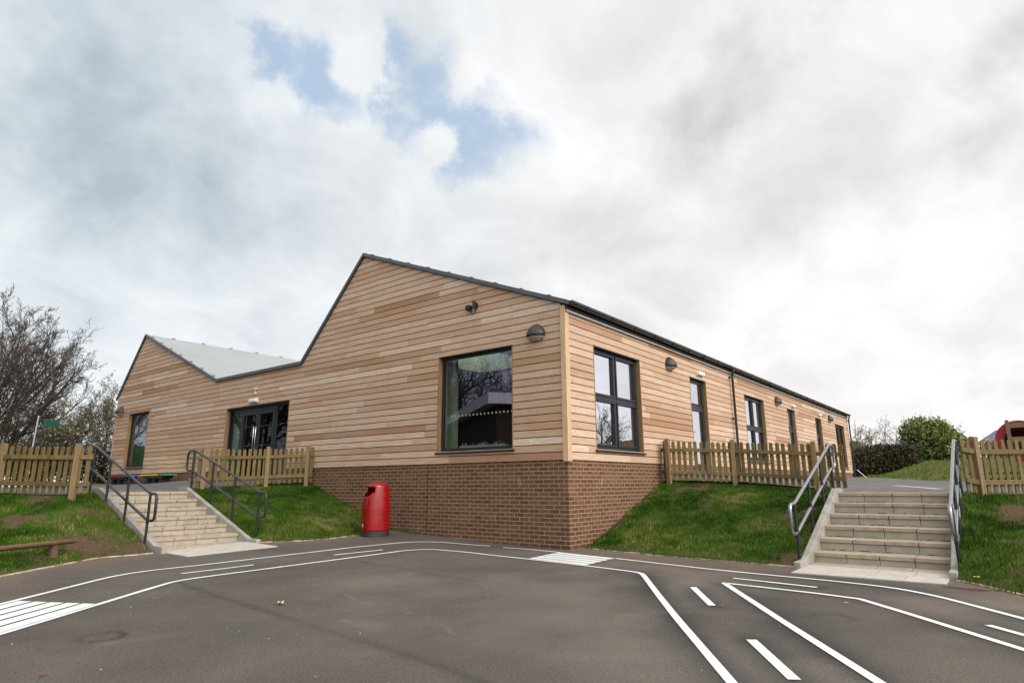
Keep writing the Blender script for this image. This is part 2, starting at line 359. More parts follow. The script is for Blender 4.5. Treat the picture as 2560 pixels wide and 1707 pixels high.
E2 = [(.03, 7.8), (-.9, 8.3), (-2.3, 8.65), (-2.96, 8.25), (-3.05, 8.0), (-4.56, 8.0), (-4.7, 8.0), (-5.35, 7.6), (-6., 8.9), (-7, 11), (-9, 14.5), (-16, 22)]
EY, EX = [q[1] for q in E_][::-1], [q[0] for q in E_][::-1]; E2X, E2Y = [q[0] for q in E2][::-1], [q[1] for q in E2][::-1]
def H(x, y):
    x = np.asarray(x, float); y = np.asarray(y, float)
    s = np.where(y < 1, (x-np.interp(y, EY, EX)+.75)/.75, -9.); s = np.maximum(s, np.where(x < .3, (y-np.interp(x, E2X, E2Y)+.75)/.75, np.where(y > 8, 1., -9.)))
    low = -.12+0*x; hi = U(x, y)-.07
    dx = x-np.interp(y, FARY, FARX)
    hi = hi+np.where(y < 20, .09*sm((dx+.1)/.3)+1.05*sm(dx/12)*sm((2.6-y)/5)+.008*np.maximum(dx-14, 0)*sm((1.6-y)/9), 0)
    hi = hi+.12*sm((y-24)/.5)*(x < 60)
    return low+(hi-low)*np.clip(s, 0, 1)
def grid_obj(name, X, Y, Z, mat, smooth=True, attrs=None, kind='structure', keep=None):
    n0, n1 = X.shape
    V = np.stack([X, Y, Z], -1).reshape(-1, 3); I = np.arange(n0*n1).reshape(n0, n1)
    F = np.stack([I[:-1, :-1], I[1:, :-1], I[1:, 1:], I[:-1, 1:]], -1).reshape(-1, 4)
    e1 = V[F[:, 1]]-V[F[:, 0]]; e2 = V[F[:, 3]]-V[F[:, 0]]
    if np.median(np.cross(e1, e2)[:, 2]) < 0: F = F[:, ::-1]
    me = bpy.data.meshes.new(name); me.from_pydata(V.tolist(), [], F.tolist()); me.materials.append(mat)
    if smooth: me.polygons.foreach_set('use_smooth', [True]*len(me.polygons))
    for k, a in (attrs or {}).items():
        at = me.attributes.new(k, 'FLOAT', 'POINT'); at.data.foreach_set('value', np.asarray(a, float).ravel())
    o = bpy.data.objects.new(name, me); COL.objects.link(o)
    if kind: o['kind'] = kind
    return o
# ------------------------------------------------------------------ ground materials
m, g, b = newmat('asphalt'); MAT_ASPH = m
o = ob(g); big = g.noise(o, .55, 5, .6); mid = g.noise(o, 3.4, 5, .65); sp = g.noise(o, 95, 3, .7); sp2 = g.noise(o, 48, 3, .7)
c = g.mix(g.mr(big, .3, .7), (.063, .052, .042), (.116, .097, .078))
c = g.mix(g.math('MULTIPLY', g.mr(mid, .35, .75), .5), c, (.078, .067, .059))
c = g.mix(g.math('MULTIPLY', g.mr(sp, .50, .68), .60), c, (.23, .205, .18)); c = g.mix(g.math('MULTIPLY', g.mr(sp2, .50, .66), .62), c, (.030, .026, .023))
c = g.mix(g.math('MULTIPLY', attr(g, 'scorch').outputs['Fac'], g.mr(sp2, .2, .7, .75, 1.)), c, (.018, .016, .016))
c = g.mix(attr(g, 'dirt').outputs['Fac'], c, (.19, .12, .08)); c = g.mix(attr(g, 'scuff').outputs['Fac'], c, g.mix(.35, g.vm('SCALE', c, 1.75), (.17, .15, .128)))
g.put(b.inputs['Base Color'], c); b.inputs['Roughness'].default_value = .88; b.inputs['Specular IOR Level'].default_value = .25
bump(g, b, g.math('ADD', sp, g.math('MULTIPLY', sp2, 1.2)), .35, .004)
m, g, b = newmat('upper_asphalt'); MAT_PATH = m
o = ob(g); big = g.noise(o, .4, 4, .6); mp = g.n('ShaderNodeMapping'); g.put(mp.inputs[0], o); mp.inputs['Scale'].default_value = (.5, 3, 1); st = g.noise(mp.outputs[0], 1.2, 5, .6)
c = g.mix(g.mr(big, .3, .7), (.092, .083, .075), (.13, .117, .105)); c = g.mix(g.math('MULTIPLY', g.mr(st, .45, .65), .5), c, (.055, .05, .046))
g.put(b.inputs['Base Color'], c); b.inputs['Roughness'].default_value = .8; bump(g, b, g.noise(o, 90, 2), .3, .004)
m, g, b = newmat('road_paint'); MAT_PAINT = m
o = ob(g); n = g.noise(o, 30, 4, .7); n2 = g.noise(o, 2.0, 3)
c = g.mix(g.mr(n2, .35, .7), (.66, .65, .62), (.77, .76, .74)); c = g.mix(g.math('MULTIPLY', g.mr(n, .60, .74), .75), c, (.20, .18, .16)); n4 = g.noise(o, 6.5, 4, .7); c = g.mix(g.math('MULTIPLY', g.mr(n4, .52, .75), .35), c, (.42, .39, .35))
g.put(b.inputs['Base Color'], c); b.inputs['Roughness'].default_value = .6; bump(g, b, g.noise(o, 140, 2), .2, .002)
def soilgrass(name, lawn=False):
    m, g, b = newmat(name); o = ob(g)
    n = g.noise(o, 2.2, 6, .65); f = g.noise(o, 40, 4, .7)
    gr = g.mix(g.mr(n, .3, .7), (.026, .060, .006), (.060, .098, .012)); gr = g.mix(g.math('MULTIPLY', g.mr(f, .4, .7), .6), gr, (.045, .075, .010))
    if lawn: gr = g.mix(g.mr(g.noise(o, .35, 4), .4, .65), (.085, .125, .018), (.15, .165, .04)); gr = g.mix(g.math('MULTIPLY', g.mr(f, .4, .7), .5), gr, (.06, .08, .018))
    so = g.mix(g.mr(f, .3, .7), (.070, .042, .024), (.135, .084, .050)); so = g.mix(g.mr(g.noise(o, 90, 2), .68, .76), so, (.38, .30, .23))
    a = attr(g, 'bare').outputs['Fac']
    g.put(b.inputs['Base Color'], g.mix(a, gr, so)); b.inputs['Roughness'].default_value = .95; b.inputs['Specular IOR Level'].default_value = .1
    bump(g, b, g.math('ADD', f, n), .8, .03); return m
MAT_BANK = soilgrass('bank_soil_and_grass'); MAT_LAWN = soilgrass('lawn', True)
m, g, b = newmat('grass_blade'); MAT_BLADE = m
t = attr(g, 'tint').outputs['Fac']
c = g.ramp(t, [(0, (.016, .042, .003)), (.35, (.034, .084, .004)), (.65, (.068, .130, .007)), (.85, (.125, .15, .02)), (1., (.26, .21, .085))])
g.put(b.inputs['Base Color'], c); b.inputs['Roughness'].default_value = .8; b.inputs['Specular IOR Level'].default_value = .08
# ------------------------------------------------------------------ ground sheet
ax = np.unique(np.concatenate([np.linspace(-700, -60, 17), np.linspace(-60, -12, 17), np.arange(-12, 62, 1.), np.linspace(62, 120, 20), np.linspace(120, 900, 20)]))
ay = np.unique(np.concatenate([np.linspace(-700, -60, 17), np.linspace(-60, -20, 14), np.arange(-20, 46, .8), np.linspace(46, 120, 20), np.linspace(120, 900, 20)]))
X, Y = np.meshgrid(ax, ay, indexing='ij'); Z = H(X, Y)+(fbm(X, Y, .5, 3, 3)-.5)*.10*(np.abs(X-35) < 30)*(X > 14)
bare = sm((fbm(X, Y, .35, 4, 9)-.56)/.12)*.5
grid_obj('ground', X, Y, Z, MAT_LAWN, attrs={'bare': bare})
# ------------------------------------------------------------------ painted lines (world metres)
def fillet(pts, r=.35, n=6):
    out = [pts[0]]
    for i in range(1, len(pts)-1):
        a, p, c = (np.array(q, float) for q in (pts[i-1], pts[i], pts[i+1]))
        la, lc = np.linalg.norm(a-p), np.linalg.norm(c-p); k = min(r, la*.48, lc*.48)
        p0 = p+(a-p)/la*k; p1 = p+(c-p)/lc*k
        for t in np.linspace(0, 1, n): out.append(tuple((1-t)**2*p0+2*t*(1-t)*p+t*t*p1))
    out.append(pts[-1]); return out
LINES = [  # (points, width, fillet radius)
 ([(-9.4, .35), (-7.5, 1.76), (-6.1, 2.88), (-5.62, 3.06), (-4.5, 3.06), (-2.2, 3.05), (-1.05, 2.93), (-.62, 2.55), (-.52, 2.0), (-.40, 1.47)], .062, .45),
 ([(-.40, 1.17), (-.33, .5), (-.40, -.04)], .06, .2),
 ([(-.62, -1.22), (-.80, -2.0), (-1.0, -2.9), (-1.09, -3.6), (-1.17, -4.4), (-1.30, -4.98), (-1.62, -5.4), (-2.5, -6.1), (-4.2, -7.3)], .066, .3),
 ([(-9.6, -1.05), (-7.85, .25), (-6.35, 1.46), (-5.75, 1.92), (-5.1, 1.99), (-3.0, 2.05), (-1.85, 2.1), (-1.45, 1.9), (-1.35, 1.2), (-1.44, 0.), (-1.62, -1.27), (-1.82, -2.24), (-2.08, -2.42), (-3.17, -3.11), (-4.12, -3.72), (-5.65, -4.73), (-8, -6.3)], .066, .22),
 ([(-5.44, 2.46), (-4.42, 2.49)], .06, 0), ([(-3.05, 2.5), (-2.1, 2.43)], .06, 0),
 ([(-2.54, -3.235), (-3.45, -3.79)], .07, 0), ([(-4.56, -4.50), (-5.38, -5.005)], .075, 0), ([(-6.5, -5.7), (-7.3, -6.2)], .075, 0),
 ([(-1.61, -3.36), (-1.76, -4.33)], .062, 0),
 ([(-6.6, -6.35), (-5.15, -5.41), (-3.71, -4.47), (-2.04, -3.40), (-2.17, -4.41), (-2.27, -4.83), (-2.79, -5.28), (-3.74, -6.07), (-5.3, -7.4)], .07, .03),
 ([(-2.96, -5.86), (-3.7, -6.5)], .066, 0)]
pm = MB(); SEG = []
def offs(pts, w):
    P = np.array(pts, float); d = np.gradient(P, axis=0)
    if len(P) > 2:
        a = np.diff(P, axis=0); a /= np.linalg.norm(a, axis=1)[:, None]; d = np.vstack([a[:1], (a[:-1]+a[1:])/2, a[-1:]])
    ln = np.linalg.norm(d, axis=1)[:, None]; nrm = np.stack([-d[:, 1], d[:, 0]], 1)/ln
    k = np.minimum(1/np.maximum(ln, .3), 1.6) if len(P) > 2 else 1
    return P+nrm*w/2*k, P-nrm*w/2*k
def dens(pts, step=.25):
    out = []
    for a, c in zip(pts[:-1], pts[1:]):
        a = np.array(a, float); c = np.array(c, float); n = max(1, int(np.linalg.norm(c-a)/step))
        out += [tuple(a+(c-a)*i/n) for i in range(n)]
    return out+[tuple(pts[-1])]
def lz(p, e=.005): return (p[0], p[1], float(gz(p[0], p[1]))+e)
for pts, w, fr in LINES:
    q = dens(fillet(pts, fr) if fr else pts); A, Bq = offs(q, w); SEG += list(zip(q[:-1], q[1:]))
    for i in range(len(q)-1): pm.face([lz(A[i]), lz(Bq[i]), lz(Bq[i+1]), lz(A[i+1])])
o = pm.build('road_marking', MAT_PAINT); tag(o, kind='structure')
zb = MB()
def zebra(o0, o1, i0, i1, n=5, e=.009):
    o0, o1, i0, i1 = (np.array(p, float) for p in (o0, o1, i0, i1))
    for k in range(n):
        a = k/n+.018; c = (k+1)/n-.018
        P = [o0+(i0-o0)*a, o0+(i0-o0)*c, o1+(i1-o1)*c, o1+(i1-o1)*a]
        m_ = 5
        for j in range(m_):
            l = [P[0]+(P[3]-P[0])*j/m_, P[1]+(P[2]-P[1])*j/m_, P[1]+(P[2]-P[1])*(j+1)/m_, P[0]+(P[3]-P[0])*(j+1)/m_]
            zb.face([lz(q, e) for q in l])
zebra((-.405, -.046), (-.63, -1.22), (-1.44, -.16), (-1.63, -1.29)); zebra((-7.33, 1.83), (-8.3, 1.08), (-6.90, 1.01), (-7.85, .26))
o = zb.build('zebra_marking', MAT_PAINT); tag(o, kind='structure')
# ------------------------------------------------------------------ playground asphalt with scorch halos, ring stains, dirt
ax = np.unique(np.concatenate([np.linspace(-80, -12, 18), np.arange(-12, -9, .25), np.arange(-9, 1.0, .05), np.array([1.0, 2., 3.])]))
ay = np.unique(np.concatenate([np.linspace(-80, -9, 18), np.arange(-9, -6.6, .2), np.arange(-6.6, 5.4, .05), np.arange(5.4, 8.2, .25)]))
X, Y = np.meshgrid(ax, ay, indexing='ij'); P = np.stack([X, Y], -1); D = np.full(X.shape, 9.)
for a, c in SEG:
    a = np.array(a); c = np.array(c); d = c-a; L2 = (d@d)+1e-9; t = np.clip(((P-a)@d)/L2, 0, 1)[..., None]
    D = np.minimum(D, np.linalg.norm(P-(a+t*d), axis=-1))
nz = fbm(X, Y, 2.2, 4, 5); right = sm((-1.2-Y)/1.5)
scorch = np.exp(-np.maximum(D-.03, 0)/(.05+.20*nz*right))*(.35+.6*right)*sm((nz-.02)/.4)
for cx, cy, r, w, a, k in ((-7.4, -.48, .155, .028, .95, 0), (-3.38, -4.8, .17, .026, .75, 1), (-7.6, -.5, .2, .03, .18, 0)):
    rr = np.hypot(X-cx, Y-cy); an = np.arctan2(Y-cy, X-cx)
    scorch = np.maximum(scorch, a*np.exp(-((rr-r)/w)**2)*(.7+.3*np.cos(an-(-.7+k))))
def seg_d(a, c):
    a = np.array(a); c = np.array(c); d = c-a; t = np.clip(((P-a)@d)/(d@d), 0, 1)[..., None]; return np.linalg.norm(P-(a+t*d), axis=-1)
def poly_d(pts): return np.minimum.reduce([seg_d(a, c) for a, c in zip(pts[:-1], pts[1:])])
SEAM1 = [(-5.75, 2.0), (-5.89, 1.05), (-6.07, -.46), (-6.28, -2.18), (-6.40, -3.12), (-6.56, -3.8), (-6.9, -6)]; SEAM2 = [(-3.1, 2.6), (-3.21, 1.81), (-3.30, .81), (-3.48, -.12), (-3.56, -.9), (-3.6, -2.2)]
wob = .10*(fbm(X, Y, 5, 3, 71)-.5)
scorch = np.maximum(scorch, .45*np.exp(-((poly_d(SEAM1)+wob*.5)/.05)**2)*sm((fbm(X, Y, 1.3, 3, 72)-.10)/.3))
scorch = np.maximum(scorch, .42*np.exp(-((poly_d(SEAM2)+wob*.5)/.035)**2)*sm((fbm(X, Y, 1.3, 3, 73)-.12)/.3)*(Y > -1.6))
scuff = .45*np.exp(-(seg_d((-7.45, -.75), (-8.2, -.3))/.05)**2)*sm((nz-.3)/.3)+.25*np.exp(-(seg_d((-7.45, -.75), (-6.9, -.9))/.05)**2)
big_ = fbm(X*.55, Y, .9, 5, 81); scuff = np.maximum(scuff, .38*sm((big_-.44)/.25)*sm((X+6.3)/.6)*sm((-.2-X)/1.)*sm((2.2-Y)/1.5))
scorch = np.maximum(scorch, .28*sm((.50-fbm(X, Y, .7, 4, 83))/.2)*sm((-5.6-X)/2.2))
for pts in ([(-5.29, -1.53), (-5.38, -1.78)], [(-5.52, -2.32), (-5.68, -2.53), (-5.81, -2.8), (-5.93, -3.22)], [(-5.05, -.4), (-5.2, -.75)], [(-5.9, -1.5), (-5.98, -1.95)]):
    scuff = np.maximum(scuff, .75*np.exp(-(poly_d(pts)/.018)**2)*sm((fbm(X, Y, 9, 2, 91)-.3)/.3))
for cx, cy, r in ((-5.46, -.46, .14), (-5.28, -1.02, .16), (-5.9, -1.8, .28), (-3.5, -1.45, .3)):
    scuff = np.maximum(scuff, .36*sm(1.2-np.hypot((X-cx)*1.6, Y-cy)/r*(.6+.8*fbm(X, Y, 6, 3, 95))))
BB = dict(R=[(.62, 0), (.43, -.12), (.26, -.74), (.22, -1.2), (.1, -1.45), (0., -2.73), (-.12, -3.7)],
          M=[(.03, 4.68), (-1.05, 4.42), (-1.7, 4.36), (-2.26, 4.47), (-2.93, 4.88)],
          L=[(-4.72, 5.0), (-5.48, 5.06), (-6.36, 4.4), (-6.97, 3.92), (-9.5, 1.9)],
          S=[(-.32, -5.52), (-.42, -5.62), (-.67, -5.81), (-1.1, -6.11), (-2.5, -7.2), (-5.5, -9.6)])
DE = np.full(X.shape, 9.)
for l in BB.values():
    for a, c in zip(l[:-1], l[1:]): DE = np.minimum(DE, seg_d(a, c))
dirt = np.clip(np.exp(-DE/.30)*(.25+.8*fbm(X, Y, 1.6, 4, 8))*1.0, 0, .85)
dirt = np.maximum(dirt, .5*np.exp(-DE/1.1)*sm((fbm(X, Y, .8, 3, 21)-.42)/.25))
grid_obj('playground', X, Y, gz(X, Y), MAT_ASPH, attrs={'scorch': scorch, 'dirt': dirt, 'scuff': scuff})
# ------------------------------------------------------------------ upper paths
ys = np.concatenate([np.linspace(.04, -9.5, 90), np.linspace(-9.9, -16, 10)]); e = np.array(E_)[::-1]
x0 = np.interp(ys, e[:, 1], e[:, 0]); x1 = np.interp(ys, FARY, FARX); tt = np.linspace(0, 1, 80)**1.5
X = x0[:, None]+(x1-x0)[:, None]*tt; Y = np.repeat(ys[:, None], 80, 1)
grid_obj('path', X, Y, UR(X, Y), MAT_PATH)
xs = np.concatenate([np.linspace(.03, -9, 100), np.linspace(-9.3, -16, 10)]); e = np.array(E2)[::-1]
y0 = np.interp(xs, e[:, 0], e[:, 1]); tt = np.linspace(0, 1, 60)**1.3
Y = y0[:, None]+(23.2-y0)[:, None]*tt; X = np.repeat(xs[:, None], 60, 1)
grid_obj('path', X, Y, UL(X, Y), MAT_PATH)
xs = np.linspace(-16, .2, 40); X, Y = np.meshgrid(xs, [23.2, 23.25, 24.2, 24.25], indexing='ij'); Z = UL(X, Y)+np.array([-.1, .05, .07, -.1])
grid_obj('pavement', X, Y, Z, MAT_KERB, smooth=False)
mk = MB()
for i in range(11):
    x = 6.0+i*.28; yy = -3.72-(x-8.8)*-.42 if False else -5.35+(x-5.6)*.39
    mk.face([(x, yy+.10, float(UR(x, yy+.10))+.006), (x+.285, yy+.21, float(UR(x+.28, yy+.21))+.006), (x+.285, yy+.35, float(UR(x+.28, yy+.35))+.006), (x, yy+.24, float(UR(x, yy+.24))+.006)])
tag(mk.build('path_marking', MAT_PAINT), kind='structure')
# ------------------------------------------------------------------ banks
def resamp(l, n):
    l = np.array(l, float); s = np.concatenate([[0], np.cumsum(np.linalg.norm(np.diff(l[:, :2], axis=0), axis=1))]); t = np.linspace(0, s[-1], n)
    return np.stack([np.interp(t, s, l[:, k]) for k in range(l.shape[1])], 1)
BLADES = []
def bank(key, top, nu, nv, spots=(), dens_=2600, patch=(.50, .12), seed=1, warp=1.):
    bot = [(x, y, float(gz(x, y))+.004) for x, y in BB[key]]; A = resamp(bot, nu); T = resamp(top, nu)
    v = np.linspace(0, 1, nv)
    P = A[:, None]*(1-v)[None, :, None]+T[:, None]*v[None, :, None]
    edge = np.sin(np.pi*np.linspace(0, 1, nu))[:, None]**.5*np.sin(np.pi*v)[None]**.6
    nz = fbm(P[..., 0], P[..., 1], 1.7, 4, seed); nf = fbm(P[..., 0], P[..., 1], 6, 3, seed+50)
    P[..., 2] += edge*((nz-.5)*.14*warp+(nf-.5)*.06+.035*np.sin(np.pi*v)[None])
    bare = sm((fbm(P[..., 0], P[..., 1], 1.15, 4, seed+7)-patch[0])/patch[1])
    bare = np.maximum(bare, np.exp(-(np.linspace(0, 1, nv)/.035)**2)[None]*.8); bare = np.maximum(bare, .45*sm((fbm(P[..., 0], P[..., 1], 4.2, 4, seed+3)-.58)/.10))
    for cx, cy, r, a in spots:
        q = (1 if a < 0 else .35+1.1*sm((nf-.25)/.5))*a*sm(1.35-np.hypot(P[..., 0]-cx, P[..., 1]-cy)/r*(.65+.7*nf)); bare = np.maximum(bare, q) if a > 0 else np.clip(bare+q, 0, 1)
    o = grid_obj('grass_bank', P[..., 0], P[..., 1], P[..., 2], MAT_BANK, attrs={'bare': bare})
    # grass blades: scattered over the surface by area
    I = P; a = np.linalg.norm(np.cross(I[1:, :-1]-I[:-1, :-1], I[:-1, 1:]-I[:-1, :-1]), axis=-1); w = a*np.clip(1.10-bare[:-1, :-1], 0, 1)**1.6
    w = w*(.10+1.8*fbm(P[:-1, :-1, 0], P[:-1, :-1, 1], 3.1, 3, seed+90)); n = int(a.sum()*dens_); pick = nr.choice(a.size, n, p=(w/w.sum()).ravel()); i, j = np.unravel_index(pick, a.shape)
    s = nr.random(n)[:, None]; t = nr.random(n)[:, None]
    B = I[i, j]*(1-s)*(1-t)+I[i+1, j]*s*(1-t)+I[i, j+1]*(1-s)*t+I[i+1, j+1]*s*t
    tuft = fbm(B[:, 0], B[:, 1], 2.6, 3, seed+31); hgt = (.018+.05*nr.random(n)**1.6)*(.2+1.7*tuft**1.3); col = np.clip(.5+1.7*(fbm(B[:, 0], B[:, 1], 1.1, 4, seed+60)-.5)+.9*(fbm(B[:, 0], B[:, 1], 5, 2, seed+61)-.5)+.22*nr.standard_normal(n)-.06-.30*(B[:, 2]-.45), 0, 1)
    BLADES.append((key, B, hgt, col))
    return o
def blades_obj(B, hgt, col, width=.006, lean=.8, name='grass', extra=None):
    n = len(B); an = nr.random(n)*6.283; ln = lean*nr.random(n); d = np.stack([np.cos(an), np.sin(an), 0*an], 1); bn = an+1.57+nr.normal(0, .4, n)
    wv = np.stack([np.cos(bn), np.sin(bn), 0*an], 1)*(width*(.6+.8*nr.random(n)))[:, None]
    tip = B+np.stack([0*an, 0*an, hgt], 1)+d*(hgt*ln)[:, None]; midp = B+np.stack([0*an, 0*an, hgt*.6], 1)+d*(hgt*ln*.35)[:, None]
    V = np.stack([B-wv/2, B+wv/2, midp+wv*.4, midp-wv*.4, tip], 1).reshape(-1, 3); k = np.arange(n)*5
    F = np.concatenate([np.stack([k, k+1, k+2, k+3], 1).tolist(), ]).tolist()+np.stack([k+3, k+2, k+4], 1).tolist()
    me = bpy.data.meshes.new(name); me.from_pydata(V.tolist(), [], F); me.materials.append(MAT_BLADE)
    at = me.attributes.new('tint', 'FLOAT', 'FACE'); at.data.foreach_set('value', np.concatenate([col, col]))
    o = bpy.data.objects.new(name, me); COL.objects.link(o); return o
bank('R', [(4.02, .0, 1.18), (3.92, -.3, 1.15), (4.47, -1.5, 1.10), (4.52, -3.1, .985), (3.25, -3.70, 1.0)], 110, 70, [(2.3, -3.15, .40, .9), (.35, -.7, .3, .5)], 3300, (.66, .12), 3)
bank('M', [(.03, 7.78, 1.195), (-.9, 8.27, 1.115), (-2.3, 8.62, 1.065), (-2.93, 8.22, 1.05)], 110, 70, [(-2.75, 7.0, .2, .5)], 3300, (.68, .12), 13)
bank('L', [(-4.66, 7.98, 1.03), (-5.32, 7.55, .965), (-5.95, 8.85, 1.0), (-7, 11, 1.03), (-9.5, 15, 1.05)], 110, 80, [(-5.05, 6.75, .32, 1.), (-5.5, 5.55, .62, .95), (-6.3, 4.85, .4, .9), (-4.9, 5.4, .3, .7)], 3300, (.57, .14), 23)
bank('S', [(2.98, -5.52, .965), (3.3, -5.82, .905), (4.25, -6.62, .91), (5.25, -7.62, .92), (7.05, -9.52, .95), (10, -14, 1.)], 130, 70, [(.4, -6.5, .4, .75), (-.3, -6.2, .28, .75), (2.3, -6.0, .22, .6), (-.9, -6.6, .5, .9)], 3000, (.61, .14), 33)
for key in BB:   # grass spilling over the edging
    l = resamp(BB[key], 400); n = 1500; i = nr.integers(0, 400, n); k_ = fbm(l[i, 0], l[i, 1], 3.5, 3, 77) > .47; i = i[k_]; n = len(i); d_ = np.gradient(l, axis=0)[i]; d_ /= np.linalg.norm(d_, axis=1)[:, None]+1e-9
    s_ = nr.normal(0, .035, n); x = l[i, 0]-d_[:, 1]*s_; y = l[i, 1]+d_[:, 0]*s_; B = np.stack([x, y, gz(x, y)+.004], 1); BLADES.append((key, B, .02+.05*nr.random(n), np.clip(.45+.3*nr.standard_normal(n), 0, 1)))
n = 260; yy = 3.55+1.1*nr.random(n); BLADES.append(('M', np.stack([.0-.06*nr.random(n), yy, gz(0*yy, yy)+.003], 1), .02+.05*nr.random(n), np.clip(.4+.25*nr.standard_normal(n), 0, 1)))
GL = dict(R='short green grass on the bank between the brick corner and right steps', M='short green grass on the bank between the left steps and brick plinth', L='patchy short grass on the bare bank left of the left steps', S='patchy short grass on the bank right of the right steps')
for key in GL:
    S_ = [b_ for b_ in BLADES if b_[0] == key]; tag(blades_obj(*(np.concatenate([b_[i] for b_ in S_]) for i in (1, 2, 3))), GL[key], 'grass', kind='stuff')
# tufts spilling over the path edge and sparse grass on the far mound
n = 9000; xx = 22+26*nr.random(n); yy = -9+9.6*nr.random(n); dx = xx-np.interp(yy, FARY, FARX); k = dx > .1; xx, yy = xx[k], yy[k]
B = np.stack([xx, yy, H(xx, yy)], 1)
tag(blades_obj(B, .04+.07*nr.random(len(B)), np.clip(.66+.2*nr.standard_normal(len(B)), 0, 1), .03), 'rough lawn grass on the distant mound', 'grass', kind='stuff')
# daisies on the left bank
dm = MB()
for k in range(26):
    x = -6.3+1.0*rng.random(); y = 4.75+1.3*rng.random()
    z = .05+(y-4.5)*.3
    for a in range(6):
        t0, t1 = a*1.047, a*1.047+.8; r = .013
        dm.face([(x, y, z+.05), (x+r*math.cos(t0), y+r*math.sin(t0), z+.052), (x+r*math.cos(t1), y+r*math.sin(t1), z+.052)])
tag(dm.build('daisies', MAT_WHITE), 'scattered tiny white daisies by the wooden beam', 'daisies', kind='stuff')
# concrete edging along the foot of the banks
for key in ('L', 'S', 'R', 'M'):
    q = resamp(BB[key], 40); A, Bq = offs([tuple(p) for p in q], .045); kb = MB()
    for i in range(39):
        a0, a1, b0, b1 = A[i], A[i+1], Bq[i], Bq[i+1]; h = lambda p, e: (p[0], p[1], float(gz(p[0], p[1]))+e)
        kb.hexa([h(a0, -.03), h(b0, -.03), h(b1, -.03), h(a1, -.03), h(a0, .012), h(b0, .012), h(b1, .012), h(a1, .012)])
    tag(kb.build('kerb_strip', MAT_KERB), kind='structure')
# ------------------------------------------------------------------ steps
def steps(label, o, a, s, going, rise, z1, zbase, width, pad_front, curb, n=6):
    root = empty('concrete_steps', (o[0], o[1], zbase), label, 'steps', 'stairs up from the playground')
    def pt(u, v, z): return (o[0]+a[0]*u+s[0]*v, o[1]+a[1]*u+s[1]*v, z)
    def bx(mb, u0, u1, v0, v1, z0, z1): mb.hexa([pt(u0, v0, z0), pt(u1, v0, z0), pt(u1, v1, z0), pt(u0, v1, z0), pt(u0, v0, z1), pt(u1, v0, z1), pt(u1, v1, z1), pt(u0, v1, z1)])
    w4 = width/4
    for k in range(n+1):
        z = z1+rise*(k-1) if k else zbase+.014; u0 = going*(k-1) if k else -.36; u1 = going*k if k else 0.02
        t = MB(); sh = (k % 3-1)*.025
        for j in range(4):
            va = 0 if j == 0 else j*w4+sh+.005; vb = width if j == 3 else (j+1)*w4+sh-.005
            dzv = rng.uniform(-.0015, .0015); bx(t, u0-(.018 if k else 0), u1-.004, va, vb, z-.055+dzv, z+dzv)
        t.build('tread', MAT_TREAD, root, bevel=.006)
        if k:
            r_ = MB(); zl = (z1+rise*(k-2) if k > 1 else zbase-.02)
            for j in range(4):
                va = 0 if j == 0 else j*w4+sh+.004; vb = width if j == 3 else (j+1)*w4+sh-.004
                bx(r_, u0+.004, u0+.05, va, vb, zl, z-.0605)
            r_.mi = 1; bx(r_, u0+.03, u0+.06, .001, width-.001, zl, z-.056)
            if k: # moss and grit in the foot of the riser
                for q in range(14):
                    v0 = rng.random()*width*.96; bx(r_, u0-.004-.006*rng.random(), u0+.004, v0, v0+.02+.07*rng.random(), zl, zl+.004+.008*rng.random())
            r_.build('riser', [MAT_RISER, MAT_JOINT], root)
    for sd in (0, 1):
        v0, v1 = (-.092, -.002) if sd == 0 else (width+.002, width+.092)
        c = MB(); c.extr(curb, lambda u, z: pt(u, v0, z), lambda u, z: pt(u, v1, z)); c.build('side_curb', MAT_CURB, root, bevel=.012)
    p = MB(); cells = 4
    for j in range(cells):
        for i in range(2):
            ua = pad_front+(-.366-pad_front)*i/2+.004; ub = pad_front+(-.366-pad_front)*(i+1)/2-.004; va = width*j/4+.004+(.06 if i else 0); vb = width*(j+1)/4-.004+(.06 if i else 0)
            if j == 0: va = 0.
            if j == 3: vb = width+.01
            q = [pt(ua, va, 0), pt(ub, va, 0), pt(ub, vb, 0), pt(ua, vb, 0)]
            zz = [float(gz(x, y)) for x, y, _ in q]; mxz = max(zz)
            p.hexa([(x, y, z-.03) for (x, y, _), z in zip(q, zz)]+[(x, y, z+.011) for (x, y, _), z in zip(q, zz)])
    p.build('landing_pad', MAT_PAD, root)
    return root
steps('pale concrete steps on the right, nearest the green mound', (.55, -3.80), (1, 0), (0, -1), .42, .16, .148, 0., 1.63, -1.30,
      [(-.80, -.1), (-.80, .085), (-.42, .085), (2.02, 1.018), (2.42, 1.018), (2.50, .995), (2.52, .94), (2.52, .6), (1.5, .2), (.3, -.1)])
steps('pale concrete steps on the left, leading up to the glazed entrance', (-3.04, 5.459), (0, 1), (-1, 0), .426, .1515, .253, .10, 1.55, -1.36,
      [(-.66, -.05), (-.66, .165), (-.36, .172), (2.26, 1.094), (2.56, 1.094), (2.62, 1.07), (2.64, 1.03), (2.64, .7), (1.5, .3), (.3, 0.)])
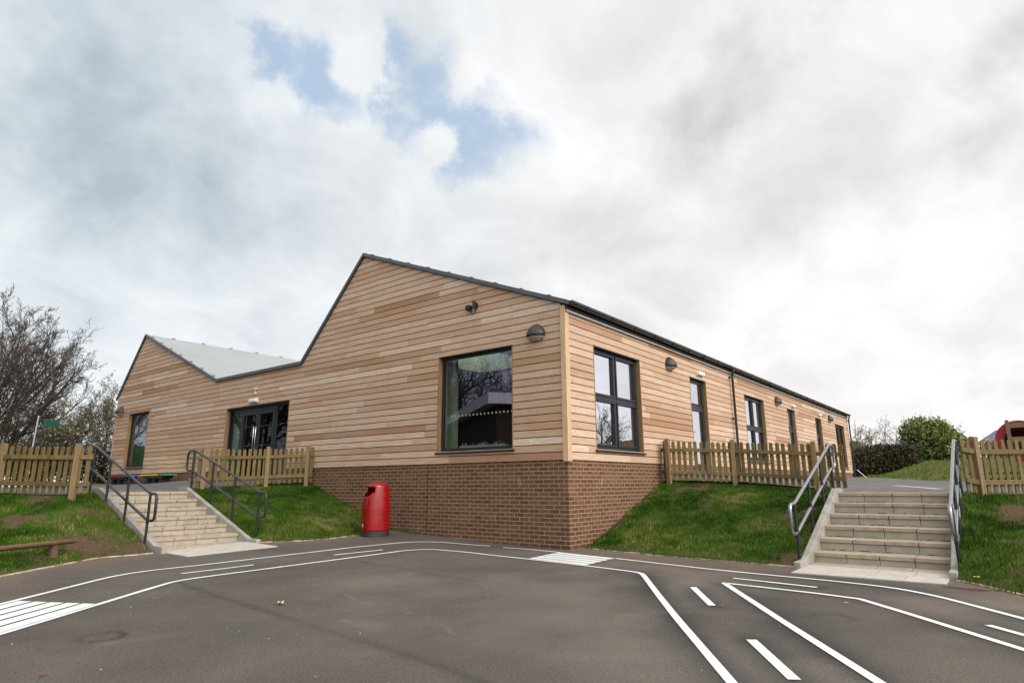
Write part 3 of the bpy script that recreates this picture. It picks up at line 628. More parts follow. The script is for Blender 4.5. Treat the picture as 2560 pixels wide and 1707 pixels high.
# ------------------------------------------------------------------ handrails
def fil3(pts, r, n=6):
    out = []; k = len(pts)
    for i in range(k):
        p = Vector(pts[i]); a = Vector(pts[i-1]); c = Vector(pts[(i+1) % k]); la = (a-p).length; lc = (c-p).length; q = min(r, la*.45, lc*.45)
        p0 = p+(a-p)/la*q; p1 = p+(c-p)/lc*q
        for t in np.linspace(0, 1, n): out.append((1-t)**2*p0+2*t*(1-t)*p+t*t*p1)
    return out
def handrail(label, fn, us, zb, zt, zm, mat, ext=.25):
    b0 = fn(us[0], zb[0]); root = empty('handrail', b0, label, 'handrail', 'handrails of the two stairs')
    L = lambda u, a, b_: a[0]+(a[1]-a[0])*(u-us[0])/(us[-1]-us[0])
    P = [fn(us[0]-ext, zt[0]), fn(us[0], zt[0]), fn(us[-1], zt[1]), fn(us[-1]+ext+.03, zt[1]-.02), fn(us[-1]+ext+.05, zm[1]), fn(us[-1]+.02, zm[1]), fn(us[0], zm[0]), fn(us[0]-ext, zm[0])]
    q = []; 
    for i, p in enumerate(fil3(P, .10)): q.append(p)
    MB().tube(q, .0235, 10, closed=True).build('rail_loop', mat, root, smooth=True)
    for i, u in enumerate(us):
        top = L(u, zt, 0)-.02; zz = zb[i]
        MB().tube([fn(u, zz-.12), fn(u, top)], .0215, 10).build('post', MAT_RAILP, root, smooth=True)
        MB().tube([fn(u, L(u, zm, 0)-.045), fn(u, L(u, zm, 0)+.045)], .0255, 10).build('post_collar', MAT_RAILP, root, smooth=True)
    return root
handrail('dark grey handrail with loop ends right of the left steps, before the short picket fence', lambda u, z: Vector((-2.86, u, z)), [5.13, 6.05, 6.97, 7.85], [.16, .47, .78, 1.08], (1.0, 1.885), (.55, 1.45), MAT_RAIL)
handrail('dark grey handrail left of the left steps, beside the bare bank', lambda u, z: Vector((-4.69, u, z)), [5.42, 6.36, 7.28, 8.14], [.10, .42, .73, 1.0], (1.0, 1.91), (.56, 1.46), MAT_RAIL)
handrail('shiny grey handrail left of the right steps, ending beside the picket fence', lambda u, z: Vector((u, -3.69, z)), [.17, 1.09, 2.0, 2.86], [.08, .39, .70, 1.01], (.826, 1.775), (.425, 1.38), MAT_GALV)
handrail('shiny grey handrail right of the right steps, seen almost end on', lambda u, z: Vector((u, -5.535, z)), [.14, 1.06, 1.97, 2.84], [.02, .33, .64, .93], (.826, 1.775), (.425, 1.38), MAT_GALV)
# ------------------------------------------------------------------ the timber clad building
ZC, ZE, XL, YL = 1.545, 4.29, 26.28, 20.36
PROF = [(0, 4.43), (5.97, 6.766), (8.39, 4.27), (12.88, 4.27), (18.52, 6.562), (YL, 4.42)]
PY, PZ = [p[0] for p in PROF], [p[1] for p in PROF]
bld = empty('school_building', (0, 0, 0), 'single storey larch clad building with zigzag gables on a brown brick plinth', 'building')
def walls(mb, mapf, u0, u1, v0, v1, holes, uvoff=(0, 0)):
    us = sorted({u0, u1, *[h[0] for h in holes], *[h[1] for h in holes]}); vs = sorted({v0, v1, *[h[2] for h in holes], *[h[3] for h in holes]})
    us = [u for u in us if u0 <= u <= u1]; vs = [v for v in vs if v0 <= v <= v1]
    for a, c in zip(us[:-1], us[1:]):
        for d, e in zip(vs[:-1], vs[1:]):
            mu, mv = (a+c)/2, (d+e)/2
            if any(h[0] < mu < h[1] and h[2] < mv < h[3] for h in holes): continue
            q = [(a, d), (c, d), (c, e), (a, e)]; mb.face([mapf(*p) for p in q], [(p[0]+uvoff[0], p[1]+uvoff[1]) for p in q])
WL = dict(big=(1.235, 3.27, 1.79, 3.81), ent=(8.84, 12.12, 1.28, 3.345), small=(17.48, 19.18, 1.785, 3.715))
WR = dict(w1=(1.01, 3.03, 1.775, 3.805), d1=(5.84, 6.96, 1.33, 3.805), w2=(10.12, 12.14, 1.775, 3.805), d2=(14.96, 16.05, 1.33, 3.80), d3=(19.28, 20.39, 1.33, 3.80), w3=(23.22, 25.2, 1.775, 3.805))
HL, HR = list(WL.values()), list(WR.values())
# brick plinth
pb = MB(); BO = .03
walls(pb, lambda u, v: (BO, u, v), BO, YL-.03, -.30, 1.57, [WL['ent']], (.1125, 0)); walls(pb, lambda u, v: (u, BO, v), BO, XL-.03, -.30, 1.57, HR, (.0, 0))
walls(pb, lambda u, v: (XL-.03, u, v), BO, YL-.03, -.3, 1.57, []); walls(pb, lambda u, v: (u, YL-.03, v), BO, XL-.03, -.3, 1.57, [])
pb.mi = 1; pb.box(BO-.004, BO+.01, 3.553, 3.567, -.1, 1.56)
pb.build('brick_plinth', [MAT_BRICK, MAT_DARKGAP], bld, fixn=False)
# cladding boards
def cladding(name, mapf, u0, u1, v0, topf, holes, seed, kinks=(), vmax=7.):
    rr = random.Random(seed); mb = MB(); PIT = .14; k = 0
    lean = [.45]
    while v0+PIT*k < vmax:
        a = v0+PIT*k+(.0 if k == 0 else .008); c = v0+PIT*(k+1)-.008; k += 1
        # spans of this row under the roof line, with sloped ends
        def span(v):
            S = []; us = np.linspace(u0, u1, 2001); ok = topf(us) > v; i = 0
            while i < len(us):
                if ok[i]:
                    j = i
                    while j+1 < len(us) and ok[j+1]: j += 1
                    S.append([us[i], us[j]]); i = j+1
                else: i += 1
            return S
        Sa, Sc = span(a), span(c)
        if not Sa: break
        rows = []
        for s in Sa:
            inner = [t for t in Sc if t[0] >= s[0]-1e-6 and t[1] <= s[1]+1e-6]
            if not inner: mid = (s[0]+s[1])/2; rows.append((s[0], s[1], mid-.02, mid+.02)); continue
            if len(inner) == 1: rows.append((s[0], s[1], inner[0][0], inner[0][1]))
            else:
                for n_, t in enumerate(inner):
                    lo = s[0] if n_ == 0 else (t[0] if True else 0); hi = s[1] if n_ == len(inner)-1 else t[1]
                    rows.append((lo, hi, t[0], t[1]))
                for t, t2 in zip(inner[:-1], inner[1:]): rows.append((t[1], t2[0], t[1], t2[0], float(topf(np.array([(t[1]+t2[0])/2]))[0])))
        for row in rows:
            al, ar, cl_, cr = row[:4]; c = row[4] if len(row) > 4 else v0+PIT*k-.008
            cuts = []
            u = min(al, cl_)+rr.uniform(.6, 4.2)
            while u < max(ar, cr)-.4: cuts.append(u); u += rr.choice((1.8, 2.4, 3.0, 3.6, 4.2, 4.8))*rr.uniform(.85, 1.1)
            segs = [(al, cl_, None)]; edges = [(al, cl_)]+[(q, q) for q in cuts if q > max(al, cl_)+.25 and q < min(ar, cr)-.25]+[(ar, cr)]
            for (e0, e1), (f0, f1) in zip(edges[:-1], edges[1:]):
                lean[0] = .5+.21*rr.gauss(0, 1); tint = min(1, max(0, lean[0])); off = rr.uniform(0, 90)
                # subtract openings
                pieces = [(e0+(.0015 if e0 == e1 else 0), f0-(.0015 if f0 == f1 else 0), e1+(.0015 if e0 == e1 else 0), f1-(.0015 if f0 == f1 else 0), a, c)]
                for h in holes:
                    out = []
                    for (x0, x1, y0, y1, za, zc) in pieces:
                        if h[0] >= max(x1, y1) or h[1] <= min(x0, y0) or h[2] >= zc-.004 or h[3] <= za+.004: out.append((x0, x1, y0, y1, za, zc)); continue
                        if h[2] > za+.02: out.append((max(x0, h[0]), min(x1, h[1]), max(x0, h[0]), min(x1, h[1]), za, h[2]-.004))
                        if h[3] < zc-.02: out.append((max(x0, h[0]), min(x1, h[1]), max(x0, h[0]), min(x1, h[1]), h[3]+.002, zc))
                        if min(x0, y0) < h[0]: out.append((x0, h[0], y0, h[0], za, zc))
                        if max(x1, y1) > h[1]: out.append((h[1], x1, h[1], y1, za, zc))
                    pieces = out
                for (x0, x1, y0, y1, za, zc) in pieces:
                    mb.tint = tint; w = rr.uniform(-.0012, .0012)
                    P = [mapf(x0, -.0+w, za), mapf(x1, -.0+w, za), mapf(x1, .022, za), mapf(x0, .022, za), mapf(y0, .0015+w, zc), mapf(y1, .0015+w, zc), mapf(y1, .022, zc), mapf(y0, .022, zc)]
                    uvs = [(x0+off, za), (x1+off, za), (x1+off, za+.02), (x0+off, za+.02), (y0+off, zc), (y1+off, zc), (y1+off, zc+.02), (y0+off, zc+.02)]
                    mb.hexa(P, uvs)
    # membrane in the joints
    mb.mi = 1
    us = sorted({u0, u1, *kinks, *[h[0] for h in holes], *[h[1] for h in holes]}); us = [u for u in us if u0 <= u <= u1]
    for p, q in zip(us[:-1], us[1:]):
        hs = sorted([(h[2], h[3]) for h in holes if h[0] < (p+q)/2 < h[1]]); z = v0+.01
        for (zl, zh) in hs:
            if zl > z: mb.face([mapf(p, .024, z), mapf(q, .024, z), mapf(q, .024, zl), mapf(p, .024, zl)])
            z = zh
        t0, t1 = float(topf(np.array([p]))[0]), float(topf(np.array([q]))[0])
        mb.face([mapf(p, .024, z), mapf(q, .024, z), mapf(q, .024, t1), mapf(p, .024, t0)])
    return mb.build(name, [MAT_LARCH, MAT_DARKGAP], bld)
cladding('timber_cladding', lambda u, d, v: (d, u, v), .09, YL-.03, ZC, lambda u: np.interp(u, PY, PZ)+.02, HL, 5, PY)
cladding('timber_cladding', lambda u, d, v: (u, d, v), .115, XL-.04, ZC, lambda u: 0*u+4.372, HR, 9)
ct = MB(); ct.box(-.02, .118, -.02, .093, 1.515, 4.405); ct.build('corner_board', MAT_TRIMWOOD, bld, bevel=.005)
ct = MB(); ct.box(-.012, .05, YL-.03, YL+.02, 1.53, 4.42); ct.build('corner_board', MAT_TRIMWOOD, bld, bevel=.004)
ct = MB(); ct.box(XL-.04, XL+.012, -.012, .05, 1.53, 4.30); ct.build('corner_board', MAT_TRIMWOOD, bld, bevel=.004)
# inner lining, rooms
il = MB(); T = .30
walls(il, lambda u, v: (T, u, v), T, YL-T, 1.34, 4.16, HL); walls(il, lambda u, v: (u, T, v), T, XL-T, 1.34, 4.16, HR)
walls(il, lambda u, v: (XL-T, u, v), T, YL-T, 1.34, 4.16, []); walls(il, lambda u, v: (u, YL-T, v), T, XL-T, 1.34, 4.16, [])
il.build('interior_lining', MAT_INT_W, bld, fixn=False)
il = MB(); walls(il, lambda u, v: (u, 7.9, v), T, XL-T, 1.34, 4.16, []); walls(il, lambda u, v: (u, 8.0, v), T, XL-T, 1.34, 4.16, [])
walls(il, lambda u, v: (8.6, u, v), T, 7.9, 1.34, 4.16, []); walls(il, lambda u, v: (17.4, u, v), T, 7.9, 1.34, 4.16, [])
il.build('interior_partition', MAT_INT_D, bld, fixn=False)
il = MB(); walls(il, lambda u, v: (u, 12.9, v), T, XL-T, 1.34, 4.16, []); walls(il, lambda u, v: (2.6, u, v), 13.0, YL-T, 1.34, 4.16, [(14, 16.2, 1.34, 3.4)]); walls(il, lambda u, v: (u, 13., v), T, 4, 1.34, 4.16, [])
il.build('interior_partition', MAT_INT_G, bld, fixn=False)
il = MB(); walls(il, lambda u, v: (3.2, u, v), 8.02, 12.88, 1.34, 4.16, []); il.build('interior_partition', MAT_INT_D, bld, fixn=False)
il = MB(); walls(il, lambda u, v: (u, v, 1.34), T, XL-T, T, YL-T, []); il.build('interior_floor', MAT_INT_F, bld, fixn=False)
SK = (1.75, 3.5, 3.0, 5.1)
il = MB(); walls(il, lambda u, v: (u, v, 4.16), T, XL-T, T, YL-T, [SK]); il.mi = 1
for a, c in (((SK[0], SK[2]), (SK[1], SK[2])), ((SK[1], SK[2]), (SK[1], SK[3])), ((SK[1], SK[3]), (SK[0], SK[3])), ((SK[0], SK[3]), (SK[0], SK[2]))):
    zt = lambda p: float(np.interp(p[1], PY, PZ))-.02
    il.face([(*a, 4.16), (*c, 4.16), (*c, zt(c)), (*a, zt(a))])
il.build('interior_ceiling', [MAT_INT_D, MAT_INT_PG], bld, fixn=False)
ic = MB(); ic.box(.62, .78, 3.40, 3.72, 1.34, 4.15); ic.build('interior_column', MAT_INT_PG, bld)
ic = MB(); ic.box(.16, .44, 1.24, 3.265, 1.755, 1.795); ic.build('window_board', MAT_INT_D, bld)
# roof sheets
rf = MB(); RZ = .078; X0, X1 = -.035, XL+.05
def rs(y0, z0, y1, z1, hole=None):
    f = lambda u, v: (u, y0+(y1-y0)*v, z0+(z1-z0)*v); 
    walls(rf, f, X0, X1, 0, 1, [hole] if hole else []); walls(rf, lambda u, v: (u, y0+(y1-y0)*v, z0+(z1-z0)*v-.06), X0, X1, 0, 1, [hole] if hole else [])
sl = (6.766-4.43)/5.97
rs(-.10, 4.43-.1*sl+RZ, 5.97, 6.766+RZ, (SK[0], SK[1], (SK[2]+.1)/6.07, (SK[3]+.1)/6.07)); rs(5.97, 6.766+RZ, 8.39, 4.27+RZ); rs(8.39, 4.27+RZ, 12.88, 4.27+RZ); rs(12.88, 4.27+RZ, 18.52, 6.562+RZ); rs(18.52, 6.562+RZ, YL+.08, 4.33+RZ)
rf.mi = 1
def clips(y0, z0, y1, z1, n, x): 
    for i in range(n):
        t = (i+.5)/n; y = y0+(y1-y0)*t; z = z0+(z1-z0)*t; rf.box(x-.03, x+.05, y-.035, y+.035, z+RZ-.01, z+RZ+.020)
clips(0, 4.43, 5.97, 6.766, 9, -.035); clips(12.88, 4.27, 18.52, 6.562, 7, .05)
for i in range(22): rf.box(.9+i*1.15, 1.02+i*1.15, 18.48, 18.56, 6.562+RZ-.03, 6.562+RZ+.02)
for i in range(22): rf.box(.9+i*1.15, 1.02+i*1.15, -.10, -.03, 4.43+RZ-.05, 4.43+RZ+.012)
rf.build('roof', [MAT_ROOFM, MAT_TRIM], bld)
vt = MB(); vt.mi = 0
for (ya, za), (yb, zb_) in zip(PROF[:-1], PROF[1:]):
    if ya == 0: ya, za = -.115, 4.43-.115*sl
    if yb == YL: yb, zb_ = YL+.09, 4.42-.09*1.16
    vt.hexa([(-.062, ya, za), (-.001, ya, za), (-.001, yb, zb_), (-.062, yb, zb_), (-.062, ya, za+.088), (-.001, ya, za+.088), (-.001, yb, zb_+.088), (-.062, yb, zb_+.088)])
vt.build('verge_trim', MAT_TRIM, bld)
# thin black strip standing in for the shade under the verge
gs = MB()
for (ya, za), (yb, zb_) in zip(PROF[:-1], PROF[1:]): gs.hexa([(-.012, ya, za-.014), (.02, ya, za-.014), (.02, yb, zb_-.014), (-.012, yb, zb_-.014), (-.012, ya, za+.01), (.02, ya, za+.01), (.02, yb, zb_+.01), (-.012, yb, zb_+.01)])
gs.build('verge_shadow_strip', MAT_BLACK, bld)
# skylight frame, glass
kf = MB(); zs = lambda y: float(np.interp(y, PY, PZ))+RZ
for (xa, xb, ya, yb) in ((SK[0]-.06, SK[0], SK[2], SK[3]), (SK[1], SK[1]+.06, SK[2], SK[3]), (SK[0]-.06, SK[1]+.06, SK[2]-.06, SK[2]), (SK[0]-.06, SK[1]+.06, SK[3], SK[3]+.06), (SK[0], SK[1], 4.02, 4.09)):
    kf.hexa([(xa, ya, zs(ya)-.09), (xb, ya, zs(ya)-.09), (xb, yb, zs(yb)-.09), (xa, yb, zs(yb)-.09), (xa, ya, zs(ya)+.03), (xb, ya, zs(ya)+.03), (xb, yb, zs(yb)+.03), (xa, yb, zs(yb)+.03)])
skl = kf.build('roof_light', MAT_FRAME, bld)
kp = MB(); kp.face([(SK[0], SK[2], zs(SK[2])-.02), (SK[1], SK[2], zs(SK[2])-.02), (SK[1], SK[3], zs(SK[3])-.02), (SK[0], SK[3], zs(SK[3])-.02)]); kp.build('pane', glass('rooflight_glass', (.93, .95, .93), .04), skl)
# eaves on the long side
fb = MB(); fb.box(.0, XL+.04, -.045, -.004, 4.30, 4.47); fb.build('fascia_board', MAT_BLACK, bld)
fb = MB(); fb.box(-.012, XL+.03, -.062, -.022, 4.278, 4.298); fb.build('drip_edge', MAT_DRIP, bld)
gu = MB(); n = 10; prof = [(-.125+.068*math.cos(t), 4.452+.068*math.sin(t)) for t in np.linspace(math.pi, 2*math.pi, n)]
prof = [(-.197, 4.452), (-.197, 4.462)][::-1]+prof+[(-.055, 4.46)]
for (ya, za), (yb, zb_) in zip(prof[:-1], prof[1:]): gu.face([(-.02, ya, za), (XL+.09, ya, za), (XL+.09, yb, zb_), (-.02, yb, zb_)])
for xx in (-.02, XL+.09): gu.face([(xx, y, z) for y, z in prof])
for i in range(26): gu.box(.55+i*1.0, .575+i*1.0, -.202, -.05, 4.375, 4.468) if False else gu.tube([(.55+i, -.125+.072*math.cos(t), 4.452+.072*math.sin(t)) for t in np.linspace(math.pi, 2*math.pi, 8)], .008, 4)
gu.build('gutter', MAT_GUTTER, bld, smooth=True)
for x, zb_ in ((8.93, 1.25), (XL-.02, 1.2)):
    d = MB(); d.tube([(x, -.125, 4.40), (x, -.125, 4.31), (x, -.085, 4.22), (x, -.085, zb_)], .036, 12)
    dp = d.build('downpipe', MAT_GUTTER, bld, smooth=True)
    for z in (4.16, 2.95, 1.8): k = MB(); k.box(x-.10, x-.03, -.10, .0, z-.018, z+.018); k.tube([(x, -.085, z-.025), (x, -.085, z+.025)], .045, 12); k.build('pipe_bracket', MAT_GUTTER, dp)
# windows
def frame_bars(mb, mapf, u0, u1, v0, v1, w, d0, d1):
    for (a, c, e, f) in ((u0, u1, v0, v0+w), (u0, u1, v1-w, v1), (u0, u0+w, v0+w, v1-w), (u1-w, u1, v0+w, v1-w)): cube(mb, mapf, a, c, e, f, d0, d1)
def cube(mb, mapf, a, c, e, f, d0, d1):
    mb.hexa([mapf(a, d0, e), mapf(c, d0, e), mapf(c, d1, e), mapf(a, d1, e), mapf(a, d0, f), mapf(c, d0, f), mapf(c, d1, f), mapf(a, d1, f)])
LF = lambda u, d, v: (d, u, v)
RF = lambda u, d, v: (u, d, v)
def reveal(parent, mapf, h, depth, sill=True, near=None):
    u0, u1, v0, v1 = h; r_ = MB(); t = .022
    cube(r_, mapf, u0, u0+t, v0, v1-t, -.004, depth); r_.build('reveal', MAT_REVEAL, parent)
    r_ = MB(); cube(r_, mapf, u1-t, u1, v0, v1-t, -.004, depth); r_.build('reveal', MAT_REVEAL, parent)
    r_ = MB(); cube(r_, mapf, u0, u1, v1-t, v1, -.002, depth); r_.build('head_trim', MAT_BLACK, parent)
def sill(parent, mapf, h):
    u0, u1, v0, v1 = h; s_ = MB()
    P = [mapf(u0-.035, -.045, v0-.055), mapf(u1+.035, -.045, v0-.055), mapf(u1+.035, .12, v0-.055), mapf(u0-.035, .12, v0-.055), mapf(u0-.035, -.045, v0-.028), mapf(u1+.035, -.045, v0-.028), mapf(u1+.035, .12, v0+.012), mapf(u0-.035, .12, v0+.012)]
    s_.hexa(P); s_.build('sill', MAT_FRAME, parent, bevel=.003)
def window(h, mapf, kind, mat):
    u0, u1, v0, v1 = h; t = .022; D = .10; a, c, e, f = u0+t, u1-t, v0+.012, v1-t; fr = MB()
    frame_bars(fr, mapf, a, c, e, f, .05, D, D+.07); panes = []
    if kind == 'casement':
        um, vm_ = (a+c)/2, (e+f)/2+.02
        cube(fr, mapf, um-.035, um+.035, e+.05, f-.05, D, D+.07); cube(fr, mapf, a+.05, c-.05, vm_-.035, vm_+.035, D-.003, D+.067)
        for (p, q, r_, s_) in ((a+.05, um-.035, e+.05, vm_-.035), (um+.035, c-.05, e+.05, vm_-.035), (a+.05, um-.035, vm_+.035, f-.05), (um+.035, c-.05, vm_+.035, f-.05)):
            frame_bars(fr, mapf, p+.004, q-.004, r_+.004, s_-.004, .042, D-.018, D+.05); panes.append((p+.046, q-.046, r_+.046, s_-.046))
    elif kind == 'single': panes.append((a+.05, c-.05, e+.05, f-.05))
    win = fr.build('window', MAT_FRAME, bld, bevel=.003)
    for p in panes: pn = MB(); pn.face([mapf(p[0], D+.03, p[2]), mapf(p[1], D+.03, p[2]), mapf(p[1], D+.03, p[3]), mapf(p[0], D+.03, p[3])]); pn.build('pane', mat, win, fixn=False)
    reveal(win, mapf, h, D+.075); sill(win, mapf, h); return win
def dots(parent, mapf, u0, u1, v, n, r, d):
    q = MB()
    for i in range(n):
        u = u0+(u1-u0)*i/(n-1); q.face([mapf(u+r*math.cos(t), d, v+r*math.sin(t)) for t in np.linspace(0, 6.283, 11)[:-1]])
    q.build('manifestation_dots', MAT_DOT, parent)
wb = window(WL['big'], LF, 'single', MAT_GLASS); dots(wb, LF, 1.36, 2.97, 2.52, 17, .021, .126); dots(wb, LF, 1.36, 2.97, 3.28, 17, .010, .126)
window(WL['small'], LF, 'single', MAT_GLASS)
for k in ('w1', 'w2', 'w3'): window(WR[k], RF, 'casement', MAT_GLASS_R)
def side_door(h):
    u0, u1, v0, v1 = h; t = .022; D = .10; fr = MB(); a, c, f = u0+t, u1-t, v1-t; vt_ = 3.08
    frame_bars(fr, RF, a, c, v0, f, .05, D, D+.07); cube(fr, RF, a+.05, c-.05, vt_-.035, vt_+.035, D-.003, D+.067)
    frame_bars(fr, RF, a+.054, c-.054, vt_+.039, f-.054, .035, D-.012, D+.05)
    dr = fr.build('door', MAT_FRAME, bld, bevel=.003)
    lf = MB(); frame_bars(lf, RF, a+.054, c-.054, v0+.03, vt_-.039, .085, D-.015, D+.05); cube(lf, RF, a+.139, c-.139, v0+.115, v0+.26, D-.01, D+.045); lf.build('door_leaf', MAT_FRAME, dr, bevel=.003)
    for p in ((a+.139, c-.139, v0+.26, vt_-.124), (a+.089, c-.089, vt_+.074, f-.089)): pn = MB(); pn.face([RF(p[0], D+.02, p[2]), RF(p[1], D+.02, p[2]), RF(p[1], D+.02, p[3]), RF(p[0], D+.02, p[3])]); pn.build('pane', MAT_GLASS_R, dr, fixn=False)
    hd = MB(); hd.tube([(a+.10, D-.015, 2.39), (a+.10, D-.075, 2.39), (a+.24, D-.075, 2.39)], .011, 8); hd.build('handle', MAT_STEEL, dr, smooth=True)
    th = MB(); cube(th, RF, u0, u1, v0-.02, v0, .0, D+.1); th.build('threshold', MAT_DRIP, dr)
    reveal(dr, RF, h, D+.075)
for k in ('d1', 'd2', 'd3'): side_door(WR[k])
# glazed entrance: two sidelights and a pair of doors
h = WL['ent']; u0, u1, v0, v1 = h; D = .10; fr = MB(); a, c, f = u0+.022, u1-.022, v1-.022
frame_bars(fr, LF, a, c, v0, f, .05, D, D+.07)
U1, U2, UM = 9.60, 11.40, 10.50
for u in (U1, U2): cube(fr, LF, u-.045, u+.045, v0+.05, f-.05, D-.002, D+.068)
cube(fr, LF, U1+.045, U2-.045, f-.12, f-.05, D-.001, D+.066)
ent = fr.build('entrance_screen', MAT_FRAME, bld, bevel=.003)
for p in ((a+.05, U1-.045), (U2+.045, c-.05)):
    pn = MB(); pn.face([LF(p[0], D+.03, v0+.05), LF(p[1], D+.03, v0+.05), LF(p[1], D+.03, f-.05), LF(p[0], D+.03, f-.05)]); pn.build('pane', MAT_GLASS_D, ent, fixn=False)
for p in ((U1+.049, UM-.006), (UM+.006, U2-.049)):
    lf = MB(); frame_bars(lf, LF, p[0], p[1], v0+.02, f-.124, .095, D-.014, D+.05); lf.build('door_leaf', MAT_FRAME, ent, bevel=.003)
    pn = MB(); pn.face([LF(p[0]+.095, D+.02, v0+.115), LF(p[1]-.095, D+.02, v0+.115), LF(p[1]-.095, D+.02, f-.219), LF(p[0]+.095, D+.02, f-.219)]); pn.build('pane', MAT_GLASS_D, ent, fixn=False)
for u in (UM-.055, UM+.055):
    hd = MB(); q = [Vector(LF(u, D-.015, 2.73)), Vector(LF(u, D-.085, 2.73)), Vector(LF(u, D-.085, 2.12)), Vector(LF(u, D-.015, 2.12))]
    hd.tube(q, .0145, 10); hd.build('pull_handle', MAT_STEEL, ent, smooth=True)
for (p, q) in ((9.70, 10.38), (10.62, 11.28)):
    for z in (2.77, 2.23): dots(ent, LF, p, q, z, 9, .011, D+.012)
for z in (2.77, 2.23): dots(ent, LF, 9.0, 9.5, z, 6, .011, D+.022)
reveal(ent, LF, h, D+.075); th = MB(); cube(th, LF, u0, u1, v0-.02, v0, 0., D+.1); th.build('threshold', MAT_DRIP, ent)
iw = MB(); iw.box(.32, 2.55, 19.5, 19.56, 1.34, 4.1); iw.build('interior_partition', MAT_INT_G, bld)
iw = MB(); iw.box(.32, 3.1, 12.70, 12.74, 1.34, 4.1); iw.build('interior_partition', MAT_INT_D, bld)
iw = MB(); iw.box(.32, .62, 12.06, 12.12, 1.34, 4.1); iw.build('interior_partition', MAT_INT_G, bld)
# ------------------------------------------------------------------ fittings on the walls
def wall_lamp(loc, rz, label):
    root = empty('wall_lamp', loc, label, 'wall lamp', 'dark hooded wall lamps', rz)
    # local: wall plane y=0, lamp projects to -y; hood is a quarter shell, open below
    hb = MB(); n, k = 18, 9; w, hh, dp = .205, .30, .20; rows = []
    for i in range(k+1):
        t = i/k; r = (math.sin(t*math.pi/2)**1.15); z = .055+(hh-.055)*(1-t**1.7)
        rows.append([(w*r*math.cos(p), -dp*r*math.sin(p)*1.0, z-.01*math.sin(p)*t) for p in np.linspace(0, math.pi, n+1)])
    b = len(hb.v)
    for r_ in rows: hb.v += r_
    for i in range(k):
        for j in range(n):
            A = i*(n+1)+j; hb.f.append((A, A+1, A+n+2, A+n+1)); hb.m.append(0); hb.t.append(.5); hb.uv.append([(0, 0)]*4)
    hd = hb.build('hood', MAT_HOOD, root, smooth=True, org=(0, 0, 0)); md = hd.modifiers.new('thick', 'SOLIDIFY'); md.thickness = .012; md.offset = -1
    lb = MB(); rows = []
    for i in range(5):
        t = i/4; rr_ = .97-.62*t**1.3
        rows.append([(w*.95*rr_*math.cos(p), -dp*.95*rr_*math.sin(p), (.042-.085*t)-.01*math.sin(p)*(1-t)) for p in np.linspace(0, math.pi, n+1)])
    for r_ in rows: lb.v += r_
    for i in range(4):
        for j in range(n): A = i*(n+1)+j; lb.f.append((A, A+1, A+n+2, A+n+1)); lb.m.append(0); lb.t.append(.5); lb.uv.append([(0, 0)]*4)
    lb.build('lens', MAT_LENS, root, smooth=True, org=(0, 0, 0))
    bp = MB(); bp.box(-.14, .14, -.015, 0, -.03, .22); bp.build('backplate', MAT_HOOD, root, org=(0, 0, 0))
    return root
LW, RW = R(-90), 0.
wl = wall_lamp((-.002, .645, 3.835), LW, 'dark hooded wall lamp beside the large corner window, on the end wall')
dup_tree(wl, (-.002, 19.92, 3.75), LW, 'dark hooded wall lamp at the far left corner above the tall narrow window')
dup_tree(wl, (4.60, -.002, 3.82), RW, 'dark hooded wall lamp between the four-pane corner window and first side door')
dup_tree(wl, (13.65, -.002, 3.80), RW, 'dark hooded wall lamp after the middle four-pane window on the long side')
dup_tree(wl, (22.0, -.002, 3.81), RW, 'dark hooded wall lamp nearest the far end of the long side')
def bulkhead(loc, rz, label, L=.42):
    root = empty('bulkhead_light', loc, label, 'bulkhead light', 'small white emergency lights above the doors', rz)
    q = MB(); q.box(-L/2, L/2, -.035, 0, -.065, .065); q.build('base', MAT_WHITE, root, bevel=.01, org=(0, 0, 0))
    q = MB(); q.box(-L/2+.012, L/2-.012, -.095, -.035, -.055, .055); q.build('diffuser', simple('diffuser_white', (.74, .76, .78), .25, 0, .05), root, bevel=.03, org=(0, 0, 0)); return root
bk = bulkhead((-.002, 10.60, 3.49), LW, 'white emergency light above the glazed entrance')
dup_tree(bk, (6.53, -.002, 3.955), RW, 'white emergency light above the first side door')
dup_tree(bk, (15.75, -.002, 3.95), RW, 'white emergency light above the second side door')
dup_tree(bk, (20.05, -.002, 3.95), RW, 'white emergency light above the third and farthest side door')
cc = empty('security_camera', (0, 2.28, 4.76), 'black security camera high on the gable above the large window', 'camera')
q = MB(); q.box(-.11, 0, 2.31, 2.42, 4.70, 4.81); q.build('camera_body', MAT_BLKP, cc, bevel=.015)
q = MB(); q.tube([(-.11, 2.365, 4.755), (-.125, 2.365, 4.755)], .038, 12); q.build('camera_lens', MAT_GUTTER, cc, smooth=True)
q = MB(); q.box(-.06, 0, 2.15, 2.25, 4.74, 4.84); q.tube([(-.07, 2.20, 4.72), (-.07, 2.20, 4.86)], .035, 10); q.build('floodlight', MAT_BLKP, cc)
q = MB(); q.tube([(-.02, 2.33, 4.70), (-.03, 2.32, 4.64), (-.03, 2.26, 4.61), (-.03, 2.20, 4.65), (-.02, 2.19, 4.74)], .009, 6); q.build('cable', MAT_BLKP, cc, smooth=True)
sd = empty('motion_sensor', (0, 10.56, 3.76), 'small cream motion sensor above the entrance light', 'sensor')
q = MB(); q.box(-.045, 0, 10.53, 10.60, 3.66, 3.75); q.build('sensor_body', MAT_CREAMP, sd, bevel=.012)
q = MB(); q.box(-.06, 0, 10.515, 10.60, 3.80, 3.86); q.tube([(-.05, 10.55, 3.75), (-.05, 10.55, 3.82)], .012, 8); q.build('sensor_eye', MAT_CREAMP, sd, bevel=.012)
